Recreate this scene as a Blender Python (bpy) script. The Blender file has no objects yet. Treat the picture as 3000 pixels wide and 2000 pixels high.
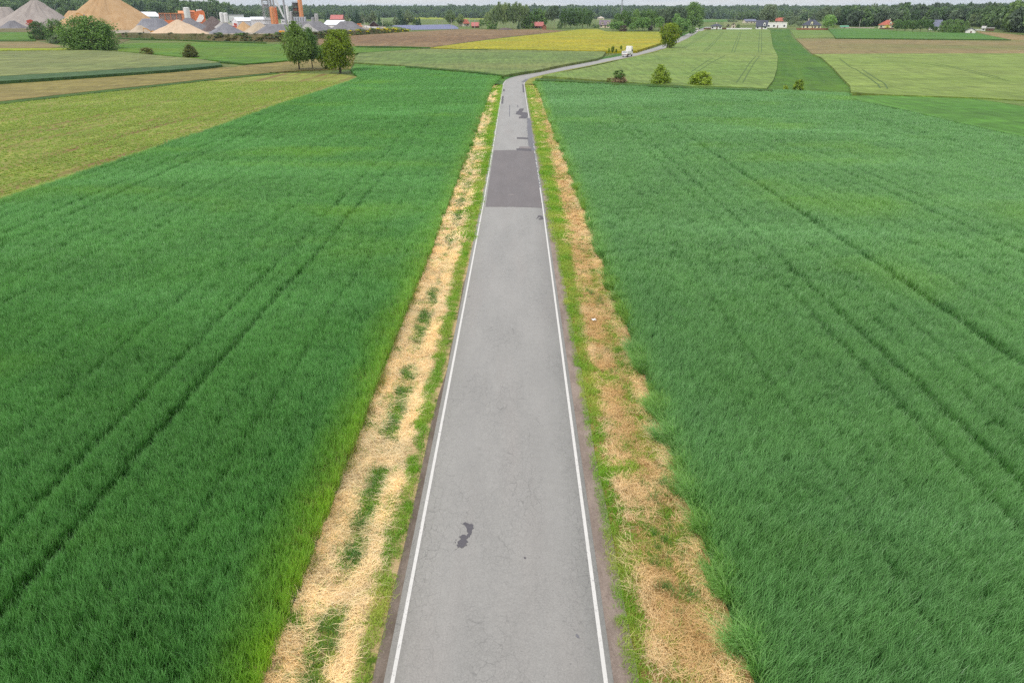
import bpy, bmesh, math, random
import numpy as np
from mathutils import Vector, Matrix
R = math.radians
SC = bpy.context.scene
COL = SC.collection

# ------------------------------------------------------------------ camera, world, sun, exposure
CAM_H, CAM_X, FPX = 14.6, 0.42, 2000.0            # metres, metres, focal length in photo pixels
TILT = math.atan(938.0 / FPX)
YAW = math.atan(18.0 * math.cos(TILT) / FPX)
cam = bpy.data.cameras.new('camera'); cam.lens = 24.0; cam.sensor_width = 36.0
cam.clip_start = 0.5; cam.clip_end = 20000
camo = bpy.data.objects.new('camera', cam); COL.objects.link(camo)
camo.location = (CAM_X, 0, CAM_H); camo.rotation_euler = (math.pi/2 - TILT, 0, YAW)
SC.camera = camo

SUN_EL, SUN_AZ = R(50), R(226)
world = bpy.data.worlds.new('World'); SC.world = world; world.use_nodes = True
sun = bpy.data.lights.new('sun', 'SUN'); sun.energy = 1.9; sun.angle = R(12); sun.color = (1.0, 0.96, 0.9)
suno = bpy.data.objects.new('sun', sun); COL.objects.link(suno)
suno.rotation_euler = (math.pi/2 - SUN_EL, 0, math.pi - SUN_AZ)
SC.view_settings.view_transform = 'Standard'; SC.view_settings.look = 'None'
SC.view_settings.exposure = 0.0; SC.view_settings.gamma = 1.0
SC.view_settings.use_curve_mapping = False
SC.render.engine = 'CYCLES'
SC.cycles.max_bounces = 5; SC.cycles.diffuse_bounces = 3; SC.cycles.glossy_bounces = 2
SC.cycles.transmission_bounces = 3; SC.cycles.volume_bounces = 0; SC.cycles.transparent_max_bounces = 4
SC.cycles.use_denoising = False; SC.cycles.denoiser = 'OPENIMAGEDENOISE'
SC.cycles.denoising_input_passes = 'RGB_ALBEDO_NORMAL'; SC.cycles.denoising_prefilter = 'ACCURATE'
SC.cycles.sample_clamp_indirect = 4.0

# ------------------------------------------------------------------ node helpers
class G:
    def __init__(s, tree):
        s.t = tree; tree.nodes.clear()
    def __call__(s, typ, props=None, ins=None, out=None, **kw):
        n = s.t.nodes.new('ShaderNode' + typ)
        for k, v in (props or {}).items(): setattr(n, k, v)
        pairs = [(n.inputs[i], v) for i, v in (ins or {}).items()] + [(n.inputs[k.replace('_', ' ')], v) for k, v in kw.items()]
        for sock, v in pairs:
            if isinstance(v, bpy.types.NodeSocket): s.t.links.new(v, sock)
            else:
                if sock.type == 'RGBA' and len(v) == 3: v = (*v, 1)
                sock.default_value = v
        return n.outputs[out if out is not None else 0]
    def math(s, op, a, b=0.0, c=None, clamp=False):
        i = {0: a, 1: b}
        if c is not None: i[2] = c
        return s('Math', {'operation': op, 'use_clamp': clamp}, i)
    def mix(s, f, a, b, blend='MIX'):
        return s('Mix', {'data_type': 'RGBA', 'blend_type': blend}, {0: f, 6: a, 7: b}, out=2)
    def noise(s, vec, scale, detail=3.0, rough=0.55, dist=0.0):
        return s('TexNoise', None, None, Vector=vec, Scale=scale, Detail=detail, Roughness=rough, Distortion=dist)
    def step(s, v, lo, hi):
        return s('MapRange', {'interpolation_type': 'SMOOTHSTEP'}, {0: v, 1: lo, 2: hi, 3: 0.0, 4: 1.0})
    def vmap(s, vec, scale=(1, 1, 1), rot=(0, 0, 0), loc=(0, 0, 0)):
        return s('Mapping', None, None, Vector=vec, Scale=scale, Rotation=rot, Location=loc)
    def pos(s): return s('NewGeometry')
    def bump(s, h, strength=0.3, dist=0.05):
        return s('Bump', None, None, Height=h, Strength=strength, Distance=dist)
    def out(s, surf=None, vol=None):
        o = s.t.nodes.new('ShaderNodeOutputMaterial')
        if surf: s.t.links.new(surf, o.inputs[0])
        if vol: s.t.links.new(vol, o.inputs[1])

def srgb(r, g, b, k=1.78):
    """photo colour 0-255 -> the surface's own colour under this sky (k = light on it)"""
    f = lambda c: (c/12.92 if c <= 0.04045 else ((c+0.055)/1.055)**2.4)
    return tuple(f(c/255.0)/k for c in (r, g, b))

w = G(world.node_tree)
sky = w('TexSky', {'sky_type': 'NISHITA', 'sun_disc': False, 'sun_elevation': SUN_EL, 'sun_rotation': SUN_AZ})
dirv = w('TexCoord')
sep = world.node_tree.nodes.new('ShaderNodeSeparateXYZ'); world.node_tree.links.new(dirv, sep.inputs[0])
zz = w.math('MAXIMUM', sep.outputs[2], 0.0)
den = w.math('ADD', zz, 0.06)
cx_ = w.math('DIVIDE', sep.outputs[0], den); cy_ = w.math('DIVIDE', sep.outputs[1], den)
comb = w('CombineXYZ', None, {0: cx_, 1: cy_, 2: 0.0})
cn = w.noise(comb, 0.35, 5.0, 0.55, 0.3)
cl = w.mix(w.step(cn, 0.36, 0.62), (6.6, 6.9, 7.45), (8.0, 7.85, 7.75))
gain = w.math('MULTIPLY_ADD', zz, 1.5, 1.0)
cl2 = w('VectorMath', {'operation': 'SCALE'}, {0: cl, 3: gain})
mixed = w.mix(0.9, sky, cl2)
bg = w('Background', None, None, Color=mixed, Strength=0.1)
wo = world.node_tree.nodes.new('ShaderNodeOutputWorld'); world.node_tree.links.new(bg, wo.inputs[0])

# ------------------------------------------------------------------ terrain and the photo's perspective
def sm(a, b, x):
    t = np.clip((np.asarray(x, float)-a)/(b-a), 0, 1); return t*t*(3-2*t)
_yy = np.arange(-500, 12001, 2.0)
_sl = 0.017*sm(150, 220, _yy) - 0.008*sm(640, 800, _yy) - 0.009*sm(2600, 3400, _yy)
_gg = np.cumsum(_sl)*2.0
def ground(x, y):
    x = np.asarray(x, float); y = np.asarray(y, float)
    a = x/np.maximum(y, 60)
    return (np.interp(y, _yy, _gg) + 17*sm(880, 1500, y)*sm(0.34, 0.52, -a) + 22*sm(1900, 2900, y)
            + 7*sm(800, 1300, y)*sm(0.5, 0.68, a))
def gz(x, y): return float(ground(x, y))
CAM = np.array([CAM_X, 0, CAM_H])
_f = np.array([-math.sin(YAW)*math.cos(TILT), math.cos(YAW)*math.cos(TILT), -math.sin(TILT)])
_r = np.array([math.cos(YAW), math.sin(YAW), 0.0]); _u = np.cross(_r, _f)
def at(px, py, h=0.0):
    """point of the terrain (lifted by h) seen at photo pixel px, py"""
    d = _f + _r*(px-1500)/FPX - _u*(py-1000)/FPX
    ts = 8*(1.012**np.arange(560)); p = CAM[None]+ts[:, None]*d[None]
    e = p[:, 2]-ground(p[:, 0], p[:, 1])-h
    k = np.argmax(e < 0) if (e < 0).any() else len(ts)-1
    lo, hi = ts[max(k-1, 0)], ts[k]
    for _ in range(30):
        m = (lo+hi)/2; q = CAM+m*d
        if q[2]-gz(q[0], q[1])-h < 0: hi = m
        else: lo = m
    return CAM+hi*d
def depth(p): return float(np.dot(np.asarray(p)-CAM, _f))
def mpp(p): return depth(p)/FPX                      # metres per photo pixel there
def hgt(p, py):
    """height above p whose top is seen at pixel row py"""
    q = np.asarray(p, float)-CAM; zc = q@_f; yc = -(q@_u); v = py-1000.0
    return float((FPX*yc - v*zc)/(FPX*math.cos(TILT) - v*math.sin(TILT)))

# ------------------------------------------------------------------ materials
MATS = {}
def plain(name, col, rough=0.7, var=0.12, scale=1.5, metal=0.0, bump=0.0, spec=0.3):
    if name in MATS: return MATS[name]
    m = bpy.data.materials.new(name); m.use_nodes = True; g = G(m.node_tree); MATS[name] = m
    oc = g('TexCoord', out=3)
    n1 = g.noise(oc, scale, 5.0, 0.6); n2 = g.noise(oc, scale*0.17, 3.0)
    f = g.math('ADD', g.math('MULTIPLY', n1, 0.6), g.math('MULTIPLY', n2, 0.4))
    f = g.step(f, 0.3, 0.7)
    lo = tuple(c*(1-var) for c in col); hi = tuple(min(1, c*(1+var)) for c in col)
    c = g.mix(f, lo, hi)
    kw = dict(Base_Color=c, Roughness=rough, Metallic=metal, Specular_IOR_Level=spec)
    if bump: kw['Normal'] = g.bump(n1, bump, 0.1)
    g.out(g('BsdfPrincipled', **kw)); return m

def pdir(x0, y0, x1, y1):
    """ground direction of a drill row seen between two photo pixels"""
    a = at(x0, y0); b = at(x1, y1); return math.atan2(b[1]-a[1], b[0]-a[0])
def crop(name, c1, c2, big=0.02, stretch=(1, 1), fine=1.2, row=None, speck=None, speckamt=0.5, rough=0.8, soft=0.5):
    """field surface: broad patches, streaks, fine grain; row=(angle, spacing, colour, amount)"""
    def rich(c):
        l = sum(c)/3; return tuple(max(0.004, (l+(v-l)*1.22)*0.80) for v in c)
    c1, c2 = rich(c1), rich(c2); speck = rich(speck) if speck else None; row = (row[0], row[1], rich(row[2]), row[3]) if row else None
    m = bpy.data.materials.new(name); m.use_nodes = True; g = G(m.node_tree); MATS[name] = m
    p = g.pos(); ps = g.vmap(p, (stretch[0], stretch[1], 0.3))
    n1 = g.step(g.noise(ps, big, 4.0, 0.6, 0.4), 0.5-soft*0.4, 0.5+soft*0.4)
    c = g.mix(n1, c1, c2)
    n2 = g.noise(g.vmap(p, (0.35, 1.0, 0.2)), 0.16, 5.0, 0.7, 0.6)
    c = g.mix(1.0, c, g.mix(g.step(n2, 0.25, 0.75), (0.70,)*3, (1.28,)*3), 'MULTIPLY')
    n3 = g.noise(g.vmap(p, (1.0, 0.13, 0.3)), fine*0.9, 5.0, 0.75)
    c = g.mix(1.0, c, g.mix(g.step(n3, 0.2, 0.8), (0.56,)*3, (1.42,)*3), 'MULTIPLY')
    if speck is not None:
        n4 = g.noise(p, fine*1.9, 2.0, 0.5); n5 = g.noise(p, 0.05, 2.0)
        c = g.mix(g.math('MULTIPLY', g.step(g.math('ADD', n4, g.math('MULTIPLY', n5, 0.35)), 0.62, 0.78), speckamt), c, speck)
    if row is not None:
        ang, sp, rc, amt = row
        rv = g.vmap(g.vmap(p, (1, 1, 0), (0, 0, -ang)), (0.02, 1.0, 1))
        wv = g.noise(rv, 0.55/sp, 3.0, 0.6, 0.1)
        gate = g.step(g.noise(p, 0.03, 3.0, 0.6), 0.3, 0.62)
        c = g.mix(g.math('MULTIPLY', g.math('MULTIPLY', g.step(wv, 0.44, 0.66), g.math('MULTIPLY_ADD', gate, 0.7, 0.3)), amt), c, rc)
    g.out(g('BsdfPrincipled', Base_Color=c, Roughness=rough, Specular_IOR_Level=0.2, Normal=g.bump(g.noise(p, fine*0.7, 3.0, 0.7), 0.5, 0.35)))
    return m

def leafmat(name, c1, c2, trans=0.3, rough=0.55):
    if name in MATS: return MATS[name]
    m = bpy.data.materials.new(name); m.use_nodes = True; g = G(m.node_tree); MATS[name] = m
    sh = g('Attribute', {'attribute_name': 'shade'}, out=2)
    rnd = g('ObjectInfo', out=5)
    c = g.mix(g.math('ADD', g.math('MULTIPLY', sh, 0.7), g.math('MULTIPLY', rnd, 0.3)), c1, c2)
    c = g.mix(1.0, c, g.mix(rnd, (1.0, 1.08, 0.9), (1.4, 1.42, 1.1)), 'MULTIPLY')
    b = g('BsdfPrincipled', Base_Color=c, Roughness=rough, Specular_IOR_Level=0.25)
    t = g('BsdfTranslucent', Color=c)
    g.out(g('MixShader', None, {0: trans, 1: b, 2: t})); return m

def blademat(name, dark, mid, tip, yel, trans=0.28, spread=1.0, rough=0.42, spec=0.35):
    """grass and cereal blades: own tone per blade (shade), per tuft (tint), broad drifts over the field"""
    m = bpy.data.materials.new(name); m.use_nodes = True; g = G(m.node_tree); MATS[name] = m
    sh = g('Attribute', {'attribute_name': 'shade'}, out=2)
    al = g('Attribute', {'attribute_name': 'along'}, out=2)
    ti = g('Attribute', {'attribute_name': 'tint', 'attribute_type': 'INSTANCER'}, out=2)
    p = g.pos()
    big = g.step(g.noise(g.vmap(p, (0.5, 0.8, 0)), 0.09, 4.0, 0.6, 0.5), 0.33, 0.68)
    f = g.math('ADD', g.math('MULTIPLY', sh, 0.62), g.math('MULTIPLY', big, 0.38*spread))
    cl_ = g.step(g.noise(g.vmap(p, (1.0, 0.6, 0)), 0.75, 4.0, 0.7, 0.5), 0.34, 0.66)
    f = g.math('ADD', g.math('MULTIPLY', f, 0.72), g.math('MULTIPLY', cl_, 0.28))
    c = g.mix(f, dark, mid)
    c = g.mix(1.0, c, g.mix(g.step(g.noise(g.vmap(p, (0.5, 0.5, 0)), 0.42, 3.0, 0.6), 0.35, 0.65), (0.86, 0.90, 0.94), (1.12, 1.08, 0.97)), 'MULTIPLY')
    c = g.mix(g.math('MULTIPLY', g.step(al, 0.45, 1.0), 0.55), c, tip)
    sheen = g.step(g.noise(g.vmap(p, (0.3, 0.75, 0)), 0.075, 4.0, 0.6, 0.4), 0.46, 0.72)  # pale bluish sheen of wind-bent blades, painted into their colour in broad bands
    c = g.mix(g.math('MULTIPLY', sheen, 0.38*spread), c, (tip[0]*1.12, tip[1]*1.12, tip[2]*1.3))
    c = g.mix(ti, c, yel)
    b = g('BsdfPrincipled', Base_Color=c, Roughness=rough, Specular_IOR_Level=spec)
    t = g('BsdfTranslucent', Color=c)
    g.out(g('MixShader', None, {0: trans, 1: b, 2: t})); return m

# ------------------------------------------------------------------ mesh and object helpers
def tag(o, label=None, cat=None, group=None, kind=None):
    if label: o['label'] = label
    if cat: o['category'] = cat
    if group: o['group'] = group
    if kind: o['kind'] = kind
    return o
def link(name, me, parent=None, loc=(0, 0, 0)):
    o = bpy.data.objects.new(name, me); COL.objects.link(o); o.location = loc
    if parent: o.parent = parent
    return o
def thing(name, label, cat, loc, rz=0.0, group=None):
    o = bpy.data.objects.new(name, None); COL.objects.link(o); o.empty_display_size = 0.5
    o.location = loc; o.rotation_euler = (0, 0, rz); return tag(o, label, cat, group)
def npmesh(name, V, F, mat, attrs=None, smooth=False):
    """V (n,3), F (m,4) or (m,3) arrays"""
    me = bpy.data.meshes.new(name); V = np.asarray(V, np.float32); F = np.asarray(F, np.int32); k = F.shape[1]
    me.vertices.add(len(V)); me.vertices.foreach_set('co', V.ravel())
    me.loops.add(F.size); me.loops.foreach_set('vertex_index', F.ravel())
    me.polygons.add(len(F)); me.polygons.foreach_set('loop_start', np.arange(0, F.size, k, dtype=np.int32))
    me.update(calc_edges=True)
    for an, av in (attrs or {}).items():
        a = me.attributes.new(an, 'FLOAT', 'POINT'); a.data.foreach_set('value', np.asarray(av, np.float32))
    if smooth: me.shade_smooth()
    if mat: me.materials.append(mat)
    return me
class MB:
    """collects boxes, prisms, tubes; build() makes ONE mesh object"""
    def __init__(s): s.v = []; s.f = []
    def add(s, vs, fs):
        o = len(s.v); s.v += [tuple(v) for v in vs]; s.f += [tuple(i+o for i in f) for f in fs]; return s
    def box(s, x0, x1, y0, y1, z0, z1):
        return s.add([(x, y, z) for z in (z0, z1) for x, y in ((x0, y0), (x1, y0), (x1, y1), (x0, y1))],
                     [(3, 2, 1, 0), (4, 5, 6, 7), (0, 1, 5, 4), (1, 2, 6, 5), (2, 3, 7, 6), (3, 0, 4, 7)])
    def cyl(s, x, y, z0, z1, r0, r1=None, n=14):
        r1 = r0 if r1 is None else r1
        a = [2*math.pi*i/n for i in range(n)]
        return s.add([(x+r0*math.cos(t), y+r0*math.sin(t), z0) for t in a]+[(x+r1*math.cos(t), y+r1*math.sin(t), z1) for t in a],
                     [(i, (i+1) % n, (i+1) % n+n, i+n) for i in range(n)]+[tuple(range(n))[::-1], tuple(range(n, 2*n))])
    def tube(s, a, b, r0, r1=None, n=6):
        a = Vector(a); b = Vector(b); r1 = r0 if r1 is None else r1
        q = (b-a).to_track_quat('Z', 'Y'); vs = []
        for c, r in ((a, r0), (b, r1)):
            for i in range(n):
                t = 2*math.pi*i/n; vs.append(c+q @ Vector((r*math.cos(t), r*math.sin(t), 0)))
        return s.add(vs, [(i, (i+1) % n, (i+1) % n+n, i+n) for i in range(n)]+[tuple(range(n))[::-1], tuple(range(n, 2*n))])
    def bar(s, a, b, wd, th):
        a = Vector(a); b = Vector(b); d = (b-a).normalized()
        q = (b-a).to_track_quat('Z', 'Y'); vs = []
        for c in (a, b):
            for x, y in ((-1, -1), (1, -1), (1, 1), (-1, 1)): vs.append(c+q @ Vector((x*wd/2, y*th/2, 0)))
        return s.add(vs, [(3, 2, 1, 0), (4, 5, 6, 7), (0, 1, 5, 4), (1, 2, 6, 5), (2, 3, 7, 6), (3, 0, 4, 7)])
    def prism(s, poly, axis, a, b):
        """outline poly extruded along axis 'x' or 'y' from a to b (poly in the other coordinate and z)"""
        n = len(poly); vs = []
        for t in (a, b):
            for u, z in poly: vs.append((t, u, z) if axis == 'x' else (u, t, z))
        return s.add(vs, [(i, (i+1) % n, (i+1) % n+n, i+n) for i in range(n)]+[tuple(range(n))[::-1], tuple(range(n, 2*n))])
    def build(s, name, mat, parent=None, loc=(0, 0, 0), bevel=0.0, smooth=False):
        bm = bmesh.new(); vs = [bm.verts.new(v) for v in s.v]
        for f in s.f:
            try: bm.faces.new([vs[i] for i in f])
            except ValueError: pass
        bmesh.ops.recalc_face_normals(bm, faces=bm.faces[:])
        if bevel:
            bmesh.ops.bevel(bm, geom=[e for e in bm.edges if e.is_manifold and e.calc_face_angle(0) > 0.5], offset=bevel, segments=1, affect='EDGES')
        me = bpy.data.meshes.new(name); bm.to_mesh(me); bm.free(); me.materials.append(mat)
        if smooth:
            me.shade_smooth()
            try: me.set_sharp_from_angle(angle=0.7)
            except Exception: pass
        return link(name, me, parent, loc)

def sheet(name, poly, h, mat, kind='structure', step=8.0, wall=0.0, wallmat=None, label=None, cat=None, group=None):
    """flat outline (world x,y) draped over the terrain at height h, with a side wall of that depth"""
    bm = bmesh.new(); vs = [bm.verts.new((p[0], p[1], 0)) for p in poly]
    try: bm.faces.new(vs)
    except ValueError: return None
    ys = [p[1] for p in poly]; xs = [p[0] for p in poly]
    y = math.ceil(min(ys)/step)*step
    while y < max(ys):
        st = step if y < 900 else step*4
        bmesh.ops.bisect_plane(bm, geom=bm.verts[:]+bm.edges[:]+bm.faces[:], plane_co=(0, y, 0), plane_no=(0, 1, 0)); y += st
    bmesh.ops.triangulate(bm, faces=bm.faces[:])
    for v in bm.verts: v.co.z = gz(v.co.x, v.co.y)+h
    if wall:
        es = [e for e in bm.edges if len(e.link_faces) == 1]
        low = {}
        for e in es:
            for v in e.verts:
                if v not in low: low[v] = bm.verts.new((v.co.x, v.co.y, v.co.z-wall))
        for e in es:
            a, b = e.verts; f = bm.faces.new((a, b, low[b], low[a]))
            if wallmat: f.material_index = 1
    bmesh.ops.recalc_face_normals(bm, faces=bm.faces[:])
    if sum(f.normal.z*f.calc_area() for f in bm.faces) < 0: bmesh.ops.reverse_faces(bm, faces=bm.faces[:])
    me = bpy.data.meshes.new(name); bm.to_mesh(me); bm.free(); me.materials.append(mat)
    if wallmat: me.materials.append(wallmat)
    return tag(link(name, me), label, cat, group, kind)
def rag(poly, amp, step, seed=0):
    rs = random.Random(seed); out = []
    for i in range(len(poly)):
        a = np.array(poly[i][:2], float); b = np.array(poly[(i+1) % len(poly)][:2], float); L = np.linalg.norm(b-a)
        n = max(1, int(L/step)); nrm = np.array([-(b-a)[1], (b-a)[0]])/max(L, 1e-6); ph = rs.uniform(0, 9)
        for k in range(n):
            t = k/n; out.append(tuple(a+(b-a)*t+nrm*rs.gauss(0, amp)))
    return out
def pixpoly(pts, h=0.0): return [tuple(at(x, y, h)[:2]) for x, y in pts]
def inside(poly, X, Y):
    p = np.asarray(poly); n = len(p); c = np.zeros(len(X), bool); j = n-1
    for i in range(n):
        xi, yi = p[i]; xj, yj = p[j]
        k = ((yi > Y) != (yj > Y)) & (X < (xj-xi)*(Y-yi)/((yj-yi) if yj != yi else 1e-9)+xi)
        c ^= k; j = i
    return c

# value noise for placing plants
_rng = np.random.default_rng(7)
_tab = _rng.random((256, 256))
def vnoise(x, y, s):
    x = np.asarray(x)/s+1000; y = np.asarray(y)/s+1000
    i = np.floor(x).astype(int); j = np.floor(y).astype(int); fx = x-i; fy = y-j
    fx = fx*fx*(3-2*fx); fy = fy*fy*(3-2*fy); t = lambda a, b: _tab[a % 256, b % 256]
    return (t(i, j)*(1-fx)+t(i+1, j)*fx)*(1-fy)+(t(i, j+1)*(1-fx)+t(i+1, j+1)*fx)*fy
def fnoise(x, y, s): return 0.55*vnoise(x, y, s)+0.3*vnoise(x+31, y+17, s*0.47)+0.15*vnoise(x-9, y+53, s*0.21)

def scatter(name, P, rz, scl, tint, srcs, tilt=None, label=None, cat=None, kind='stuff'):
    """ONE object of uncountable small plants: points that carry copies of the source meshes"""
    N = len(P); me = bpy.data.meshes.new(name)
    me.vertices.add(N); me.vertices.foreach_set('co', np.asarray(P, np.float32).ravel())
    rot = np.zeros((N, 3), np.float32); rot[:, 2] = rz
    if tilt is not None: rot[:, 0] = tilt[0]; rot[:, 1] = tilt[1]
    scl = np.asarray(scl, np.float32)
    if scl.ndim == 1: scl = np.repeat(scl[:, None], 3, 1)
    idx = _rng.integers(0, len(srcs), N).astype(np.int32)
    for an, ty, key, d in (('rot', 'FLOAT_VECTOR', 'vector', rot), ('scl', 'FLOAT_VECTOR', 'vector', scl), ('idx', 'INT', 'value', idx), ('tint', 'FLOAT', 'value', np.asarray(tint, np.float32))):
        a = me.attributes.new(an, ty, 'POINT'); a.data.foreach_set(key, d.ravel())
    o = link(name, me); tag(o, label, cat, None, kind)
    col = bpy.data.collections.new(name+'_sources')
    for i, m in enumerate(srcs): col.objects.link(bpy.data.objects.new('%s_source_%02d' % (name, i), m))
    gt = bpy.data.node_groups.new(name+'_scatter', 'GeometryNodeTree')
    gt.interface.new_socket('Geometry', in_out='INPUT', socket_type='NodeSocketGeometry')
    gt.interface.new_socket('Geometry', in_out='OUTPUT', socket_type='NodeSocketGeometry')
    nw = gt.nodes.new; L = gt.links.new
    gi = nw('NodeGroupInput'); go = nw('NodeGroupOutput'); ci = nw('GeometryNodeCollectionInfo')
    ci.inputs['Collection'].default_value = col; ci.inputs['Separate Children'].default_value = True; ci.inputs['Reset Children'].default_value = True
    ip = nw('GeometryNodeInstanceOnPoints'); ip.inputs['Pick Instance'].default_value = True
    def named(nm, ty):
        n = nw('GeometryNodeInputNamedAttribute'); n.data_type = ty; n.inputs[0].default_value = nm; return n.outputs[0]
    er = nw('FunctionNodeEulerToRotation'); L(named('rot', 'FLOAT_VECTOR'), er.inputs[0])
    L(gi.outputs[0], ip.inputs['Points']); L(ci.outputs[0], ip.inputs['Instance']); L(named('idx', 'INT'), ip.inputs['Instance Index'])
    L(er.outputs[0], ip.inputs['Rotation']); L(named('scl', 'FLOAT_VECTOR'), ip.inputs['Scale']); L(ip.outputs[0], go.inputs[0])
    md = o.modifiers.new('scatter', 'NODES'); md.node_group = gt
    return o

def tuft(seed, n, spread, hmin, hmax, wid, bend, mat, lean=(0.0, 0.0), seg=3, splay=0.25, flat=0.0):
    """n tapering bent blades around a spot"""
    r = np.random.default_rng(seed); V = []; F = []; sh = []; al = []
    for _ in range(n):
        a = r.uniform(0, 2*math.pi); q = spread*math.sqrt(r.random()); bx, by = q*math.cos(a), q*math.sin(a)
        h = r.uniform(hmin, hmax); d = r.uniform(0, 2*math.pi); dx, dy = math.cos(d), math.sin(d)
        lx = lean[0]+splay*r.normal(); ly = lean[1]+splay*r.normal(); bnd = bend*r.uniform(0.3, 1.4)
        face = r.uniform(0, math.pi); fx, fy = math.cos(face), math.sin(face); s = r.random(); o = len(V); w0 = wid*r.uniform(0.6, 1.25)
        for k in range(seg+1):
            t = k/seg; zc = h*(t-0.32*bnd*t**3) if not flat else flat*(0.25+math.sin(t*math.pi)*r.uniform(0.3, 1.1))
            ln = h*(1 if not flat else 1)
            pw = 2.0 if flat else 2.7; x = bx+ln*(lx*t+bnd*dx*0.6*t**pw); y = by+ln*(ly*t+bnd*dy*0.6*t**pw)
            ww = w0*(1-0.85*t**1.6)/2 if k < seg else w0*0.05
            V += [(x-fx*ww, y-fy*ww, zc), (x+fx*ww, y+fy*ww, zc)]; sh += [s, s]; al += [t, t]
        for k in range(seg): F.append((o+2*k, o+2*k+1, o+2*k+3, o+2*k+2))
    return npmesh('blades', V, F, mat, {'shade': sh, 'along': al})

# ================================================================== SETTING: ground, road, fields
G_GRASS = crop('rough_grass', srgb(98, 130, 62), srgb(140, 148, 88), 0.03, fine=0.8)
xs = np.concatenate([np.linspace(-7000, -1600, 28), np.linspace(-1500, 1500, 101), np.linspace(1600, 7000, 28)])
ys = np.concatenate([np.arange(-400, 1300, 14.0), np.arange(1300, 3600, 60.0), np.arange(3600, 11000, 500.0)])
GX, GY = np.meshgrid(xs, ys); GZ = ground(GX, GY)-0.05-0.75*(1-sm(188, 235, GY))
nx, ny = len(xs), len(ys); ii = (np.arange(ny-1)[:, None]*nx+np.arange(nx-1)[None]).ravel()
gr = link('ground', npmesh('ground', np.stack([GX.ravel(), GY.ravel(), GZ.ravel()], 1), np.stack([ii, ii+1, ii+nx+1, ii+nx], 1), G_GRASS, smooth=True))
tag(gr, kind='structure')

def cx(y): return float(np.interp(y, [-50, 60, 88, 124, 150, 191], [0, 0, -.12, -.36, -.5, -.7]))
cpx = [(1514, 232), (1545, 223), (1584, 214.5), (1653, 201), (1700, 192.7), (1762, 179), (1833, 166.5), (1866, 158.3), (1917, 146.3), (1950, 135), (1981, 121.5), (2001, 113), (2024, 100.5), (2040, 94)]
road_c = [(cx(y), y) for y in range(-60, 190, 6)] + [tuple(at(x, y)[:2]) for x, y in cpx]
e = np.array(road_c[-1])-np.array(road_c[-2]); e /= np.linalg.norm(e)
road_c += [tuple(np.array(road_c[-1])+e*k) for k in (40, 90, 160)]
for _ in range(3):
    q = [road_c[0]]
    for a, b in zip(road_c[:-1], road_c[1:]):
        q += [(a[0]*.75+b[0]*.25, a[1]*.75+b[1]*.25), (a[0]*.25+b[0]*.75, a[1]*.25+b[1]*.75)]
    road_c = q+[road_c[-1]]
rc = np.array(road_c); keep = [0]
for i in range(1, len(rc)):
    if np.linalg.norm(rc[i]-rc[keep[-1]]) > 2.0: keep.append(i)
rc = rc[keep]; tg = np.gradient(rc, axis=0); tg /= np.linalg.norm(tg, axis=1)[:, None]; nrm = np.stack([tg[:, 1], -tg[:, 0]], 1)   # to the right
def ribbon(name, prof, mat, sel=None, kind='structure', label=None, cat=None, jit=None):
    """strip along the road; prof = [(offset, height)...] across it"""
    C, Nn = (rc, nrm) if sel is None else (rc[sel], nrm[sel]); m = len(prof); V = []
    for i in range(len(C)):
        for j, (o_, h_) in enumerate(prof):
            o2 = o_(i) if callable(o_) else o_
            p = C[i]+Nn[i]*o2; V.append((p[0], p[1], gz(p[0], p[1])+h_))
    k = (np.arange(len(C)-1)[:, None]*m+np.arange(m-1)[None]).ravel()
    return tag(link(name, npmesh(name, V, np.stack([k, k+1, k+m+1, k+m], 1), mat)), label, cat, None, kind)
ry = rc[:, 1]

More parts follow.
